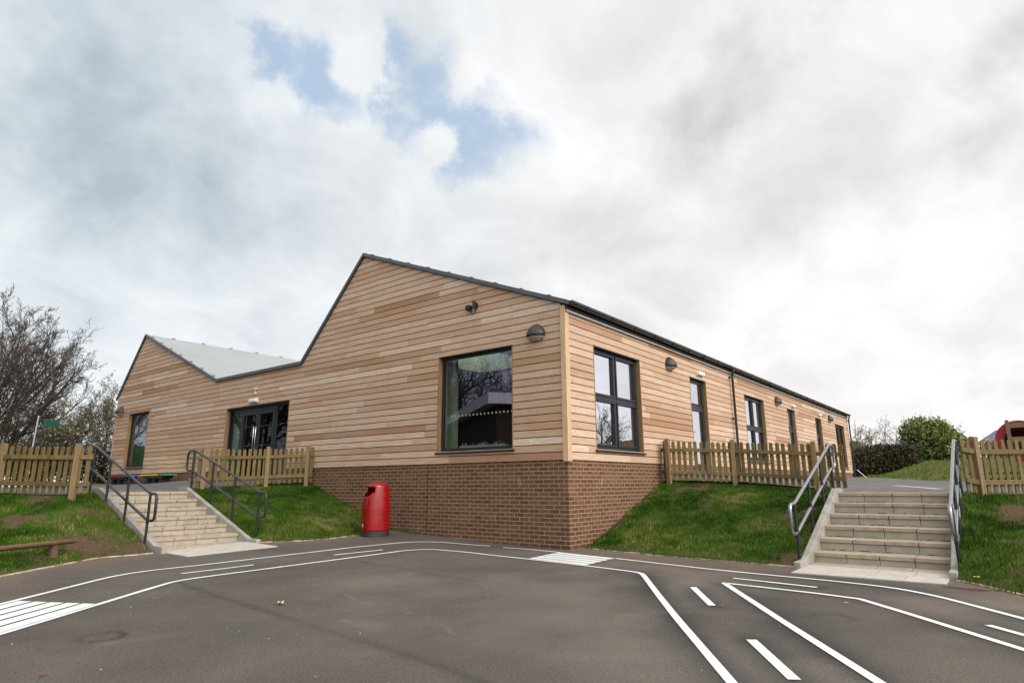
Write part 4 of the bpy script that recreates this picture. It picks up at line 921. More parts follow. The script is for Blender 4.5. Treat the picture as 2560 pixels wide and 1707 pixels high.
nt_ = empty('notice', (.14, 11.57, 2.57), 'green and white notice stuck inside the entrance sidelight', 'notice')
q = MB(); q.box(.135, .139, 11.45, 11.69, 2.46, 2.68); q.build('notice_board', simple('notice_white', (.45, .62, .52), .5), nt_)
q = MB(); q.box(.131, .1345, 11.48, 11.66, 2.49, 2.63); q.build('notice_print', simple('notice_green', (.12, .34, .06), .5), nt_)
# pencil tubs on the window board
for i in range(6):
    y = 2.72-i*.205; tb = empty('pencil_tub', (.27, y, 1.795), ['grey-green pencil tub on the corner window board, leftmost', 'grey-green pencil tub on the window board, second from the left', 'grey-green pencil tub on the window board, third from the left', 'grey-green pencil tub on the window board, third from the right', 'grey-green pencil tub on the window board, second from the right', 'grey-green pencil tub on the corner window board, rightmost'][i], 'pencil tub', 'tubs of pencils in the corner window')
    q = MB(); t = .004; y0, y1, x0, x1, z0, z1 = y-.095, y+.095, .215, .325, 1.797, 1.90
    q.box(x0, x1, y0, y1, z0, z0+t); q.box(x0, x0+t, y0, y1, z0+t, z1); q.box(x1-t, x1, y0, y1, z0+t, z1); q.box(x0+t, x1-t, y0, y0+t, z0+t, z1); q.box(x0+t, x1-t, y1-t, y1, z0+t, z1); q.box(x0-.008, x0, y0-.006, y1+.006, z1-.016, z1)
    q.build('tub', simple('tub_grey_green', (.52, .58, .42), .6), tb)
    cols = [MAT_REDP, MAT_ORG, MAT_YEL, MAT_WHITE, MAT_BLU, MAT_GRN]; 
    q = MB()
    for k in range(9):
        yy = y-.07+.14*rng.random(); q.mi = rng.randrange(6); q.tube([(.27, yy, 1.81), (.27+rng.uniform(-.03, .03), yy+rng.uniform(-.03, .03), 1.93+.04*rng.random())], .005, 6)
    q.build('pencils', cols, tb)
# ------------------------------------------------------------------ picket fences
pk = MB(); w2 = .037; poly = [(-w2, .045), (w2, .045)]+[(w2*math.cos(t), .86+.038*math.sin(t)) for t in np.linspace(0, math.pi, 9)]
pk.extr(poly, lambda u, z: (u, -.011, z), lambda u, z: (u, .011, z)); PICK = pk.build('picket', MAT_FENCE, None, bevel=.003); PICK_ME = PICK
po = MB(); po.box(-.045, .045, -.045, .045, -.25, .93); po.hexa([(-.045,-.045,.93),(.045,-.045,.93),(.045,.045,.93),(-.045,.045,.93),(-.04,-.04,.945),(.04,-.04,.945),(.04,.04,.955),(-.04,.04,.955)]); POST = po.build('post', MAT_POST, None, bevel=.004)
used = {'picket': 0, 'post': 0}
def child(proto, key, root, loc, rz):
    o = proto if not used[key] else proto.copy()
    if used[key]: COL.objects.link(o)
    used[key] += 1; o.parent = root; o.location = loc; o.rotation_euler.z = rz; return o
def fence(label, pts, posts, spacing, end_rail=(0, 0)):
    """pts: polyline of ground points; posts: parameters (metres along) of the posts"""
    P = np.array(pts, float); L = np.concatenate([[0], np.cumsum(np.linalg.norm(np.diff(P[:, :2], axis=0), axis=1))])
    at = lambda t: np.array([np.interp(t, L, P[:, k]) for k in range(3)])
    def ang(t): a, c = at(max(0, t-.02)), at(min(L[-1], t+.02)); return math.atan2(c[1]-a[1], c[0]-a[0])
    root = empty('picket_fence', at(posts[0]), label, 'picket fence', 'timber picket fences on top of the banks'); O = Vector(root.location)
    def side(t):
        p = at(t); n = np.array([-math.sin(ang(t)), math.cos(ang(t))]); return n*(1 if n@(np.array(CAM[:2])-p[:2]) > 0 else -1)
    for t in posts: child(POST, 'post', root, Vector(at(t))-O, ang(t)+rng.uniform(-.03, .03))
    stops = sorted({0., *posts, *[l for l in L], L[-1]})
    for a, c in zip(stops[:-1], stops[1:]):
        ia = .047 if a in posts else -.004; ic = .047 if c in posts else -.004
        if c-a < .12: continue
        pa, pc = at(a+ia), at(c-ic if c < L[-1] else c); n = side((a+c)/2); q = MB()
        for z in (.215, .70):
            sag = rng.uniform(-.006, .006); off = np.array([n[0]*.008, n[1]*.008, z]); q = MB(); q.bar(pa+off, pc+off+np.array([0, 0, sag]), .036, .078); q.build('rail', MAT_FENCE, root, bevel=.003)
    t = spacing*.5
    while t < L[-1]:
        if min(abs(t-s) for s in posts) > .038:
            n = side(t); p = at(t); o = child(PICK, 'picket', root, Vector((p[0]-n[0]*.024, p[1]-n[1]*.024, p[2]+rng.uniform(-.008, .008)))-O, ang(t)+rng.uniform(-.02, .02)); o.rotation_euler.y = rng.uniform(-.012, .012)
        t += spacing
    return root
fence('three-post picket fence on the right bank, between the brick wall and shiny handrail', [(3.93, .0, 1.165), (3.73, -.23, 1.143), (4.31, -1.48, 1.092), (4.36, -3.1, .985), (4.30, -3.62, .96)], [.305, 1.68, 3.30], .121)
fence('three-post picket fence on the middle bank, ending against the brick wall', [(-.06, 7.50, 1.15), (-.16, 7.62, 1.146), (-.90, 8.20, 1.104), (-2.30, 8.54, 1.055), (-2.62, 8.56, 1.04)], [.155, 1.095, 2.535], .122)
fence('picket fence at the far left, running off behind the bare bank', [(-5.02, 7.21, .955), (-5.24, 7.33, .947), (-6.0, 8.82, .985), (-6.9, 10.6, 1.02), (-8.6, 14, 1.05)], [.25, 1.92, 3.92, 6.2], .140)
fence('picket fence at the far right, running towards the red play barrel', [(3.02, -5.60, .93), (3.28, -5.78, .888), (4.4, -6.74, .90), (6.2, -8.4, .93), (8.5, -10.6, .97)], [.316, 1.79, 4.24, 7.2], .139)
# ------------------------------------------------------------------ litter bin
bin_ = empty('litter_bin', (-.86, 4.12, .115), 'glossy red litter bin with dark base in front of the brick plinth', 'litter bin', rz=R(163))
LV = [(.105, .272, .268, .252), (.30, .27, .268, .252), (.55, .262, .266, .248), (.78, .236, .258, .236), (.90, .205, .25, .224), (.985, .182, .243, .213), (1.005, .176, .236, .205), (1.03, .145, .205, .175), (1.048, .095, .155, .125), (1.058, .03, .08, .06)]
def ring(z, n=48, k=1.):
    zz = [l[0] for l in LV]; fr_, bk_, hw = (np.interp(z, zz, [l[i] for l in LV])*k for i in (1, 2, 3)); out = []
    for j in range(n):
        t = 2*math.pi*j/n-math.pi; cx, sy = math.cos(t), math.sin(t); e = 2/2.7
        out.append(((fr_ if cx > 0 else bk_)*abs(cx)**e*(1 if cx > 0 else -1), hw*abs(sy)**e*(1 if sy > 0 else -1), z))
    return out
zs_ = sorted({*np.linspace(.105, .985, 34).tolist(), 1.005, 1.02, 1.03, 1.04, 1.048, 1.054, 1.058}); q = MB(); n = 48
for z in zs_: q.v += ring(z)
for i in range(len(zs_)-1):
    for j in range(n):
        t = 2*math.pi*(j+.5)/n-math.pi; zc_ = (zs_[i]+zs_[i+1])/2; lim = R(60)*min(1, max(.62, (zc_-.72)/.15))
        if .765+.035*abs(t) < zc_ < .965 and abs(t) < lim: continue
        A = i*n; q.f.append((A+j, A+(j+1) % n, A+n+(j+1) % n, A+n+j)); q.m.append(0); q.t.append(.5); q.uv.append([(0, 0)]*4)
q.f.append(tuple((len(zs_)-1)*n+j for j in range(n))); q.m.append(0); q.t.append(.5); q.uv.append([(0, 0)]*n)
o = q.build('body', MAT_RED, bin_, smooth=True, org=(0, 0, 0)); md = o.modifiers.new('thick', 'SOLIDIFY'); md.thickness = .014; md.offset = -1
q = MB(); 
for z in (-.02, .02, .104): q.v += [(x*1.005, y*1.005, z) for x, y, _ in ring(.105)]
for i in range(2):
    for j in range(n): A = i*n; q.f.append((A+j, A+(j+1) % n, A+n+(j+1) % n, A+n+j)); q.m.append(0); q.t.append(.5); q.uv.append([(0, 0)]*4)
q.build('base', MAT_BINBASE, bin_, smooth=True, org=(0, 0, 0))
q = MB()
for z in (.14, .80): q.v += [(x*.8, y*.86, z) for x, y, _ in ring(z)]
for j in range(n): q.f.append((j, (j+1) % n, n+(j+1) % n, n+j)); q.m.append(0); q.t.append(.5); q.uv.append([(0, 0)]*4)
q.f.append(tuple(range(n))); q.m.append(0); q.t.append(.5); q.uv.append([(0, 0)]*n)
q.build('liner', MAT_BINDARK, bin_, smooth=True, org=(0, 0, 0))
q = MB(); q.hexa([(.262, -.012, .19), (.2745, -.012, .19), (.2745, .024, .19), (.262, .024, .19), (.262, -.012, .245), (.2742, -.012, .245), (.2742, .024, .245), (.262, .024, .245)]); q.build('sticker', MAT_WHITE, bin_, org=(0, 0, 0))
# ------------------------------------------------------------------ small things on the ground
bb = empty('balance_beam', (-6.35, 4.9, .1), 'low weathered wooden balance beam on the left bank', 'balance beam')
q = MB(); a = Vector((-5.87, 5.10, .34)); c = Vector((-7.35, 4.34, .335)); d = (c-a).normalized(); sd_ = Vector((-d.y, d.x, 0))
poly = [(.10*math.cos(t), .05*math.sin(t)) for t in np.linspace(math.pi, 2*math.pi, 10)]+[(.10, .012), (-.10, .012)]
q.extr(poly, lambda u, z: tuple(a+sd_*u+Vector((0, 0, z))), lambda u, z: tuple(c+sd_*u+Vector((0, 0, z)))); q.build('beam', MAT_OLDWOOD, bb)
for t in (.17, .92): p = a.lerp(c, t); q = MB(); q.tube([(p.x, p.y, -.1), (p.x, p.y, .30)], .065, 10); q.build('leg', MAT_OLDWOOD, bb, smooth=True)
def leaf(loc, rz, size, col, label):
    q = MB(); n = 22; P = []
    for i in range(n):
        t = 2*math.pi*i/n; r = size*(.55+.35*abs(math.cos(2.5*t))+.1*rng.random()); P.append((r*math.cos(t), .6*r*math.sin(t), .012+.45*size*abs(math.sin(1.5*t))*rng.random()))
    for i in range(n): q.face([(0, 0, .016), P[i], P[(i+1) % n]])
    o = q.build('fallen_leaf', simple('dry_leaf', col, .8, 0, .3, 30), None, org=None); o.location = loc; o.rotation_euler.z = rz; md = o.modifiers.new('t', 'SOLIDIFY'); md.thickness = .0015
    return tag(o, label, 'leaf', 'litter on the ground')
leaf((-5.83, -.42, .002), .9, .055, (.46, .33, .17), 'curled pale brown leaf lying alone in the middle of the asphalt')
leaf((-8.02, -1.35, .002), .3, .03, (.18, .085, .05), 'small reddish brown leaf near the ring stain at lower left')
leaf((-.62, -5.72, .08), 1.9, .035, (.62, .52, .03), 'yellow leaf in the grass right of the right steps')
leaf((-2.63, -4.78, .002), 1.2, .026, (.55, .48, .38), 'small pale leaf touching the white line below the right steps')
tw = MB(); P = [(-.72, -6.0, .03), (-.86, -5.93, .016), (-1.0, -5.8, .014), (-1.02, -5.68, .013), (-.98, -5.5, .012), (-.95, -5.42, .012)]
tw.tube(P, [.003, .006, .007, .007, .006, .004], 6); tw.tube([P[2], (-1.08, -5.72, .03), (-1.14, -5.62, .035)], [.005, .004, .002], 5)
tag(tw.build('twig', MAT_OLDWOOD, None, smooth=True), 'thin brown twig lying across the edging below the right bank', 'twig')
gv = MB()
for i in range(260):
    t = rng.random(); key = rng.choice('LSSRM'); l = resamp(BB[key], 60); p = l[rng.randrange(60)]; off = -abs(rng.gauss(0, .22)); x = p[0]+off*(.8); y = p[1]+(off*.7 if key in 'LM' else rng.gauss(0, .1)); r = rng.uniform(.003, .011); z = float(gz(x, y))
    if x > .3: continue
    gv.hexa([(x-r, y-r, z), (x+r, y-r*.8, z), (x+r*.9, y+r, z), (x-r, y+r*.7, z), (x-r*.6, y-r*.6, z+r), (x+r*.6, y-r*.5, z+r*1.1), (x+r*.5, y+r*.6, z+r), (x-r*.6, y+r*.5, z+r*.8)])
for i in range(420):
    x = rng.uniform(-8.5, -.6); y = rng.uniform(-5.5, 3.6); r = rng.uniform(.002, .0055) if rng.random() < .93 else rng.uniform(.006, .010); z = float(gz(x, y))
    gv.hexa([(x-r, y-r, z), (x+r, y-r*.8, z), (x+r*.9, y+r, z), (x-r, y+r*.7, z), (x-r*.6, y-r*.6, z+r), (x+r*.6, y-r*.5, z+r*1.1), (x+r*.5, y+r*.6, z+r), (x-r*.6, y+r*.5, z+r*.8)])
tag(gv.build('loose_grit', simple('grit', (.20, .165, .125), .9, 0, .4, 40), None), 'loose grit and small stones along the foot of the banks', 'grit', kind='stuff')
# ------------------------------------------------------------------ benches by the end wall
def bench(label, y0, y1, cols):
    z = float(UL(-.42, (y0+y1)/2))-.012; top = 1.485; root = empty('bench', (-.42, (y0+y1)/2, z), label, 'bench', 'black benches with coloured tops')
    n = len(cols); q0 = y0
    for mat, fr_ in cols:
        q1 = q0+(y1-y0)*fr_; q = MB()
        for k in range(3): q.box(-.60+.125*k, -.485+.125*k, q0+.003, q1-.003, top-.04, top)
        q.build('seat_slat', mat, root, bevel=.004); q0 = q1
    q = MB(); q.extr([(y0+.12, top-.042), (y1-.12, top-.042), (y1-.22, top-.13), (y0+.22, top-.13)], lambda u, zz: (-.58, u, zz), lambda u, zz: (-.26, u, zz)); q.build('seat_frame', MAT_BLKP, root)
    for yy in (y0+.40, (y0+y1)/2, y1-.40):
        q = MB(); q.box(-.55, -.29, yy-.085, yy+.085, z+.03, top-.13); q.box(-.60, -.24, yy-.12, yy+.12, z-.03, z+.035); q.build('leg', MAT_BLKP, root, bevel=.006)
bench('black bench with a red and blue top, below the tall narrow window', 17.0, 18.85, [(MAT_BLU, .2), (MAT_REDP, .8)])
bench('black bench with a yellow, orange and green top beside the end wall', 14.38, 16.12, [(MAT_GRN, .14), (MAT_ORG, .14), (MAT_YEL, .72)])
# ------------------------------------------------------------------ trees
def bark(name, c): return simple(name, c, .85, 0, .3, 8)
MAT_BARK = bark('bark_brown', (.060, .043, .033)); MAT_BARK2 = bark('bark_grey', (.10, .082, .066)); MAT_BARK3 = bark('bark_pale', (.16, .12, .085))
def leafmat(name, stops):
    m, g, b = newmat(name); g.put(b.inputs['Base Color'], g.ramp(attr(g, 'tint').outputs['Fac'], stops)); b.inputs['Roughness'].default_value = .6; b.inputs['Specular IOR Level'].default_value = .2
    return m
MAT_BLOSSOM = leafmat('blossom', [(0, (.07, .075, .02)), (.35, (.13, .12, .04)), (.5, (.22, .19, .10)), (.75, (.42, .37, .26)), (1, (.62, .57, .47))])
MAT_LEAFG = leafmat('fresh_leaf', [(0, (.025, .045, .006)), (.4, (.065, .10, .014)), (.75, (.13, .18, .035)), (1, (.26, .28, .10))])
MAT_LEAFD = leafmat('dull_hedge_leaf', [(0, (.016, .014, .007)), (.5, (.045, .037, .018)), (1, (.10, .085, .035))])
MAT_LEAFP = leafmat('pale_bud', [(0, (.14, .13, .05)), (1, (.34, .33, .16))])
def grow(rs, out, tips, p, d, ln, r, lev, P):
    k = P['segs'][lev]; pts = [np.array(p)]; rad = [r]; d = np.array(d, float)
    for i in range(k):
        d = d+rs.normal(0, P['wob'][lev], 3)+np.array([0, 0, P['trop'][lev]]); d /= np.linalg.norm(d)
        pts.append(pts[-1]+d*ln/k); rad.append(max(P['rmin'], r*(1-.72*(i+1)/k)))
    out.append((pts, rad))
    if lev+1 >= len(P['n']): tips.append(pts[-1]); tips.append(pts[len(pts)//2]); return
    for j in range(P['n'][lev+1]):
        t = P['from'][lev]+(1-P['from'][lev])*(j+rs.random())/P['n'][lev+1]; f = t*k; i = min(int(f), k-1); q = pts[i]+(pts[i+1]-pts[i])*(f-i)
        ax = pts[i+1]-pts[i]; ax = ax/np.linalg.norm(ax); rv = rs.normal(0, 1, 3); rv -= ax*rv.dot(ax); rv /= np.linalg.norm(rv); a = R(P['ang'][lev+1]*(.65+.7*rs.random()))
        nd = ax*math.cos(a)+rv*math.sin(a); grow(rs, out, tips, q, nd, ln*P['lr'][lev+1]*(.6+.7*rs.random())*(1.1-.5*t), max(P['rmin'], rad[i]*P['rr']), lev+1, P)
def tubes(mb, br, nmain=6):
    for pts, rad in br: mb.tube(pts, rad, nmain if rad[0] > .05 else 3, cap=False)
def leaves(mb, cen, spread, size, rs, per, tintf, flat=.0, droop=0.):
    for c in cen:
        for _ in range(per):
            p = c+rs.normal(0, 1, 3)*spread; u = rs.normal(0, 1, 3); u /= np.linalg.norm(u)
            if droop: u = u*(1-droop)+np.array([0, 0, -1])*droop; u /= np.linalg.norm(u)
            v = np.cross(u, rs.normal(0, 1, 3)); v /= np.linalg.norm(v); s = size*(.6+.8*rs.random()); mb.tint = float(np.clip(tintf(p, rs), 0, 1))
            mb.face([p-u*s, p+v*s*.45, p+u*s, p-v*s*.45])
def tree(name, label, base, P, seed, bark_, leaf_=None, cat='tree', group=None, keep=None):
    rs = np.random.default_rng(seed); root = empty(name, base, label, cat, group); out = []; tips = []
    for (off, d, ln, r) in P['stems']: grow(rs, out, tips, np.array(base)+np.array(off), np.array(d, float)/np.linalg.norm(d), ln, r, 0, P)
    big = [b for b in out if b[1][0] > P.get('split', .05)]; fine_ = [b for b in out if b[1][0] <= P.get('split', .05)]
    q = MB(); tubes(q, big, 7); q.build('trunk', bark_, root, smooth=True, fixn=False)
    q = MB(); tubes(q, fine_); 
    crown = q.build('crown', bark_, root, fixn=False) if not leaf_ else q.build('branches', bark_, root, fixn=False)
    if leaf_:
        q = MB(); leaves(q, tips, leaf_['spread'], leaf_['size'], rs, leaf_['per'], leaf_['tint'], droop=leaf_.get('droop', 0)); q.build('crown', leaf_['mat'], root, fixn=False)
    return root
PB = dict(segs=[6, 6, 5, 4, 3], wob=[.045, .07, .09, .11, .14], trop=[.05, .09, .07, .05, .03], n=[0, 10, 8, 6, 4], ang=[0, 32, 36, 40, 45], lr=[1, .55, .46, .5, .5], rr=.55, rmin=.0075)
PB['from'] = [.22, .15, .12, .1, .1]
st = []
for i, (ax_, el_) in enumerate([(0, 82), (30, 62), (75, 55), (-35, 50), (-15, 66), (-60, 30), (-30, 22), (130, 60), (180, 50), (-100, 45), (-48, 14), (-75, 62)]):
    a_ = R(ax_-52+55); e_ = R(el_); st.append(((.3*math.cos(a_), .3*math.sin(a_), .2), (math.cos(a_)*math.cos(e_), math.sin(a_)*math.cos(e_), math.sin(e_)), 4.9+2.0*math.sin(e_), .12))
# main limbs fan out of a short stout stool
PT = dict(PB); PT['stems'] = st
tree('bare_tree', 'big bare many-stemmed tree at the left edge, behind the picket fence', (-2.05, 31.7, 1.1), PT, 4, MAT_BARK, cat='tree')
PB2 = dict(segs=[6, 5, 4, 3], wob=[.07, .12, .16, .2], trop=[.05, .05, .03, .02], n=[0, 9, 7, 6], ang=[0, 42, 44, 48], lr=[1, .55, .5, .5], rr=.55, rmin=.008); PB2['from'] = [.2, .15, .1, .1]
st = [((0, 0, 0), (.1, 0, 1), 4.6, .10), ((.2, .1, 0), (.5, -.3, 1), 4.2, .08), ((-.2, 0, 0), (-.5, .2, 1), 4.2, .08), ((0, -.2, 0), (.1, -.7, 1), 3.8, .07), ((0, .2, .0), (-.9, -.5, .9), 3.6, .07), ((.1, .2, .0), (.8, .3, .8), 3.4, .07)]
lf = dict(mat=MAT_BLOSSOM, spread=.10, size=.042, per=3, tint=lambda p, rs:   .22+.12*(p[2]-3)/2+.34*rs.standard_normal())
tree('blossom_tree', 'white flowering tree between the bare tree and the building', (2.3, 27.6, 1.1), dict(PB2, stems=[(o_, d_, l_*.84, r_) for o_, d_, l_, r_ in st]), 8, MAT_BARK2, lf)
tree('blossom_tree', 'smaller olive blossom tree half hidden behind the big bare tree', (.2, 29.6, 1.1), dict(PB2, stems=[(o_, d_, l_*.66, r_) for o_, d_, l_, r_ in st]), 18, MAT_BARK2, dict(lf, tint=lambda p, rs: .18+.22*rs.standard_normal(), per=2))
def hedge(label, pts, wid, h, seed, mat, n, size=.07, tint=lambda p, rs: .5+.25*rs.standard_normal(), zf=None):
    rs = np.random.default_rng(seed); l = np.array(pts, float); q = MB(); b = MB(); c0 = l.mean(0); zf = zf or H; root = empty('hedge', (c0[0], c0[1], float(zf(c0[0], c0[1]))), label, 'hedge', 'hedges behind the school grounds')
    s = np.concatenate([[0], np.cumsum(np.linalg.norm(np.diff(l, axis=0), axis=1))]); cen = []
    for i in range(n):
        t = rs.random()*s[-1]; x = np.interp(t, s, l[:, 0]); y = np.interp(t, s, l[:, 1]); hh = h*(.72+.55*float(fbm(np.array([t]), np.array([seed]), .7, 3, seed)[0])); z0 = float(zf(x, y))
        u = rs.random()**.7; rad = wid/2*math.sqrt(max(.05, 1-(u*.95)**3)); a = rs.random()*6.283; rr_ = rad*rs.random()**.4; cen.append(np.array([x+rr_*math.cos(a), y+rr_*math.sin(a), z0+u*hh]))
        if i % 26 == 0: b.tube([(x+.2*math.cos(a), y+.2*math.sin(a), z0-.1), (x+rr_*.7*math.cos(a), y+rr_*.7*math.sin(a), z0+hh*.5), (x+rr_*math.cos(a), y+rr_*math.sin(a), z0+hh*(1.+.18*rs.random()))], [.02, .013, .006], 4, cap=False)
    leaves(q, cen, .09, size, rs, 3, tint); q.build('foliage', mat, root, fixn=False); b.build('stems', MAT_BARK, root, fixn=False); return root
hedge('dark hedge at the left, between the upper path and bare tree', [(-9, 26.0), (-4, 26.3), (0, 26.5), (5.5, 26.6)], 1.6, 1.5, 41, MAT_LEAFD, 5200, .085)
hedge('dark brown-green hedge beyond the far end of the building', [(31, 3.5), (33.2, 1.2), (34.4, -.4), (35, -1.6)], 1.8, 1.55, 42, MAT_LEAFD, 6000, .085, zf=lambda x, y: min(1.7, float(H(x, y))))
hedge('olive green hedge rising behind the darker one at the building end', [(33.5, 4.0), (35.6, 1.5), (36.0, 1.1)], 1.8, 1.5, 45, MAT_LEAFG, 2600, .085, tint=lambda p, rs: .22+.2*rs.standard_normal(), zf=lambda x, y: 1.4)
hedge('low clipped green hedge in front of the far house', [(80, -3.5), (80.5, -13)], 1.2, .9, 43, MAT_LEAFG, 900, .14, tint=lambda p, rs: .35+.25*rs.standard_normal())
hedge('dark green shrubs standing left of the far house', [(66, -1.0), (65, -3.6)], 2.4, 2.5, 44, MAT_LEAFG, 1500, .14, tint=lambda p, rs: .2+.2*rs.standard_normal())
hedge('tall green hedge seen only as a reflection in the tall narrow window', [(-12.5, 36), (-4.5, 38)], 2.2, 2.3, 46, MAT_LEAFG, 3000, .14, tint=lambda p, rs: .5+.2*rs.standard_normal())
# round fresh green shrub on the mound
rs = np.random.default_rng(77); gb = empty('green_shrub', (38.4, -2.4, float(H(38.4, -2.4))), 'large round fresh green shrub on top of the grassy mound', 'shrub'); cen = []
c0 = np.array([38.4, -2.3, 2.0]); lob = [(0, 0, 1.35, 2.0, 1.75), (0, .85, .8, 1.1, 1.2), (0, -1.35, 1.0, 1.45, 1.5), (-.6, .3, 2.1, 1.3, 1.1), (-.5, -.7, 1.9, 1.2, 1.1), (0, 1.0, .3, .9, .9), (0, -2.0, .5, 1.0, 1.1)]
while len(cen) < 4600:
    o_ = lob[rs.integers(len(lob))]; v = rs.normal(0, 1, 3); v /= np.linalg.norm(v); v *= .62+.42*rs.random(); p = c0+np.array([o_[0]+v[0]*o_[3], .8*o_[1]+v[1]*o_[3]*.78, o_[2]+v[2]*o_[4]])
    if p[2] > 1.5 and float(fbm(np.array([p[1]*1.3+p[0]]), np.array([p[2]*1.3]), 1.1, 3, 5)[0]) > .34: cen.append(p)
q = MB(); leaves(q, cen, .10, .095, rs, 4, lambda p, rs: .74+.06*(p[2]-3)+.26*rs.standard_normal(), droop=.25); q.build('foliage', MAT_LEAFG, gb, fixn=False)
q = MB()
for i in range(60):
    a = rs.random()*6.283; e_ = .35+1.2*rs.random(); L_ = 2.2+1.5*rs.random(); d_ = np.array([math.cos(a)*math.cos(e_), math.sin(a)*math.cos(e_), math.sin(e_)]); p0 = c0+np.array([0, 0, -.2])
    q.tube([p0, p0+d_*L_*.5+np.array([0, 0, .12]), p0+d_*L_*.98], [.03, .018, .008], 4, cap=False)
for d_ in ((0, -.75, 1.0), (0, -.62, 1.1), (0, -.85, .85), (0, -.15, 1.3), (0, -.7, .7)): v = np.array(d_); q.tube([c0+v*1.5, c0+v*2.2+np.array([0, 0, .15]), c0+v*2.55+np.array([0, -.1, .12])], [.016, .010, .005], 4, cap=False)
q.build('stems', MAT_BARK3, gb, fixn=False)
PB3 = dict(PB2, rmin=.010); st = [((0, .3*k, 0), (.1, .22*k, 1), 2.9, .05) for k in (-2, -1, 0, 1, 2, 3)]
tree('bare_shrub', 'leafless twiggy shrub left of the green shrub on the mound', (36.8, -.75, 1.4), dict(PB3, n=[0, 8, 5, 4], rmin=.007, stems=st), 12, MAT_BARK3, cat='shrub')
st = [((0, .12*k, 0), (.05, .09*k, 1), 2.3, .03) for k in (-2, -1, 0, 1, 2)]
tree('young_tree', 'thin pale budding tree rising behind the hedge at the building end', (40, 1.6, 1.9), dict(PB3, n=[0, 7, 5], stems=st, ang=[0, 22, 26, 30]), 14, MAT_BARK3, dict(mat=MAT_LEAFP, spread=.06, size=.05, per=2, tint=lambda p, rs: rs.random()), cat='tree')
# trees and hall that show only as reflections in the glass
tb = tree('bare_tree', 'tall bare tree seen only as a reflection in the corner window, left one', (-21.7, 21.9, -.1), dict(PB2, n=[0, 9, 8, 6], rmin=.014, stems=[((0, 0, 0), (0, 0, 1), 9.5, .22), ((.2, 0, 1.5), (.5, .2, 1), 7, .15), ((-.2, 0, 1.5), (-.5, -.3, 1), 7, .15), ((0, .2, 2), (.2, -.6, 1), 6.5, .14)]), 21, MAT_BARK, cat='tree')
t2 = dup_tree(tb, (-15.2, 28.0, -.1), 2.2, 'tall bare tree seen only as a reflection in the corner window, right one'); t2.scale = (1.15, 1.15, 1.15)
t3 = dup_tree(tb, (-27.5, 18.5, -.1), 4.1, 'tall bare tree seen only as a reflection in the corner window, rearmost one')
t5 = dup_tree(tb, (-9.8, 29.5, .9), 3.3, 'tall bare tree seen only as a reflection in the entrance glass, nearer one'); t6 = dup_tree(tb, (-24.5, 25.5, -.1), .4, 'tall bare tree seen only as a reflection in the corner window, middle one')
t7 = dup_tree(tb, (-14, 34, .9), 5.0, 'tall bare tree seen only as a reflection in the entrance glass, farther one')
t4 = dup_tree(tb, (23, -12.5, .9), 1.1, 'bare tree seen only as a reflection in the four-pane corner window'); t4.scale = (.42, .42, .42)
hl = empty('school_hall', (-11.8, 12, 0), 'dark brick hall with pale fascia, seen only as a reflection in the window', 'building'); A_ = np.array([-.6, .8]); B_ = np.array([-.8, -.6]); c0 = np.array([-11.8, 12.])
def hp(u, v, z): p = c0+A_*u+B_*v; return (p[0], p[1], z)
def hbox(mb, u0, u1, v0, v1, z0, z1): mb.hexa([hp(u0, v0, z0), hp(u1, v0, z0), hp(u1, v1, z0), hp(u0, v1, z0), hp(u0, v0, z1), hp(u1, v0, z1), hp(u1, v1, z1), hp(u0, v1, z1)])
q = MB(); hbox(q, .5, 14, .5, 12, -.2, 4.75); q.build('wall', simple('hall_wall', (.05, .03, .022), .9, 0, .3, 4), hl)
q = MB(); hbox(q, 0, 14.5, 0, 12.5, 4.7, 5.2); q.build('fascia', simple('hall_fascia', (.80, .80, .80), .5), hl)
q = MB(); hbox(q, .2, 14.3, .2, 12.3, 5.2, 5.35); q.build('roof', MAT_SLATE, hl)
q = MB()
for k in range(3): hbox(q, 2+4*k, 4.4+4*k, .44, .5, 1.0, 3.2)
q.build('window', MAT_FRAME, hl)
# ------------------------------------------------------------------ far things
def brickwall(mb, x, y0, y1, z0, z1): mb.face([(x, y0, z0), (x, y1, z0), (x, y1, z1), (x, y0, z1)], [(y0, z0), (y1, z0), (y1, z1), (y0, z1)])
hs = empty('house', (88, -9, 3.2), 'red brick bungalow with grey roof and white gablets beyond the right fence', 'house')
q = MB(); brickwall(q, 88, -15, -4.3, 2.2, 5.95); q.face([(88, -4.3, 2.2), (95, -4.3, 2.2), (95, -4.3, 5.95), (91.5, -4.3, 7.0), (88, -4.3, 5.95)], [(0, 0), (7, 0), (7, 3.7), (3.5, 5), (0, 3.7)]); q.build('wall', MAT_BRICK_FAR, hs, fixn=False)
q = MB(); q.hexa([(87.6, -15.4, 5.85), (87.6, -3.9, 5.85), (91.5, -5.6, 7.3), (91.5, -15.4, 7.3), (87.6, -15.4, 5.97), (87.6, -3.9, 5.97), (91.5, -5.6, 7.42), (91.5, -15.4, 7.42)]); q.face([(87.6, -3.9, 5.97), (95.4, -3.9, 5.97), (91.5, -5.6, 7.42)]); q.build('roof', MAT_SLATE, hs)
for yy in (-4.7, -6.2, -7.5):
    q = MB(); q.extr([(yy-1.0, 5.0), (yy+1.0, 5.0), (yy, 6.05)], lambda u, z: (86.9, u, z), lambda u, z: (89.5, u, z)); gb_ = q.build('gablet', MAT_SLATE, hs)
    q = MB(); q.bar((86.86, yy-1.1, 4.95), (86.86, yy, 6.12), .06, .13, (1, 0, 0)); q.bar((86.86, yy, 6.12), (86.86, yy+1.1, 4.95), .06, .13, (1, 0, 0)); q.build('bargeboard', MAT_WHITE, gb_)
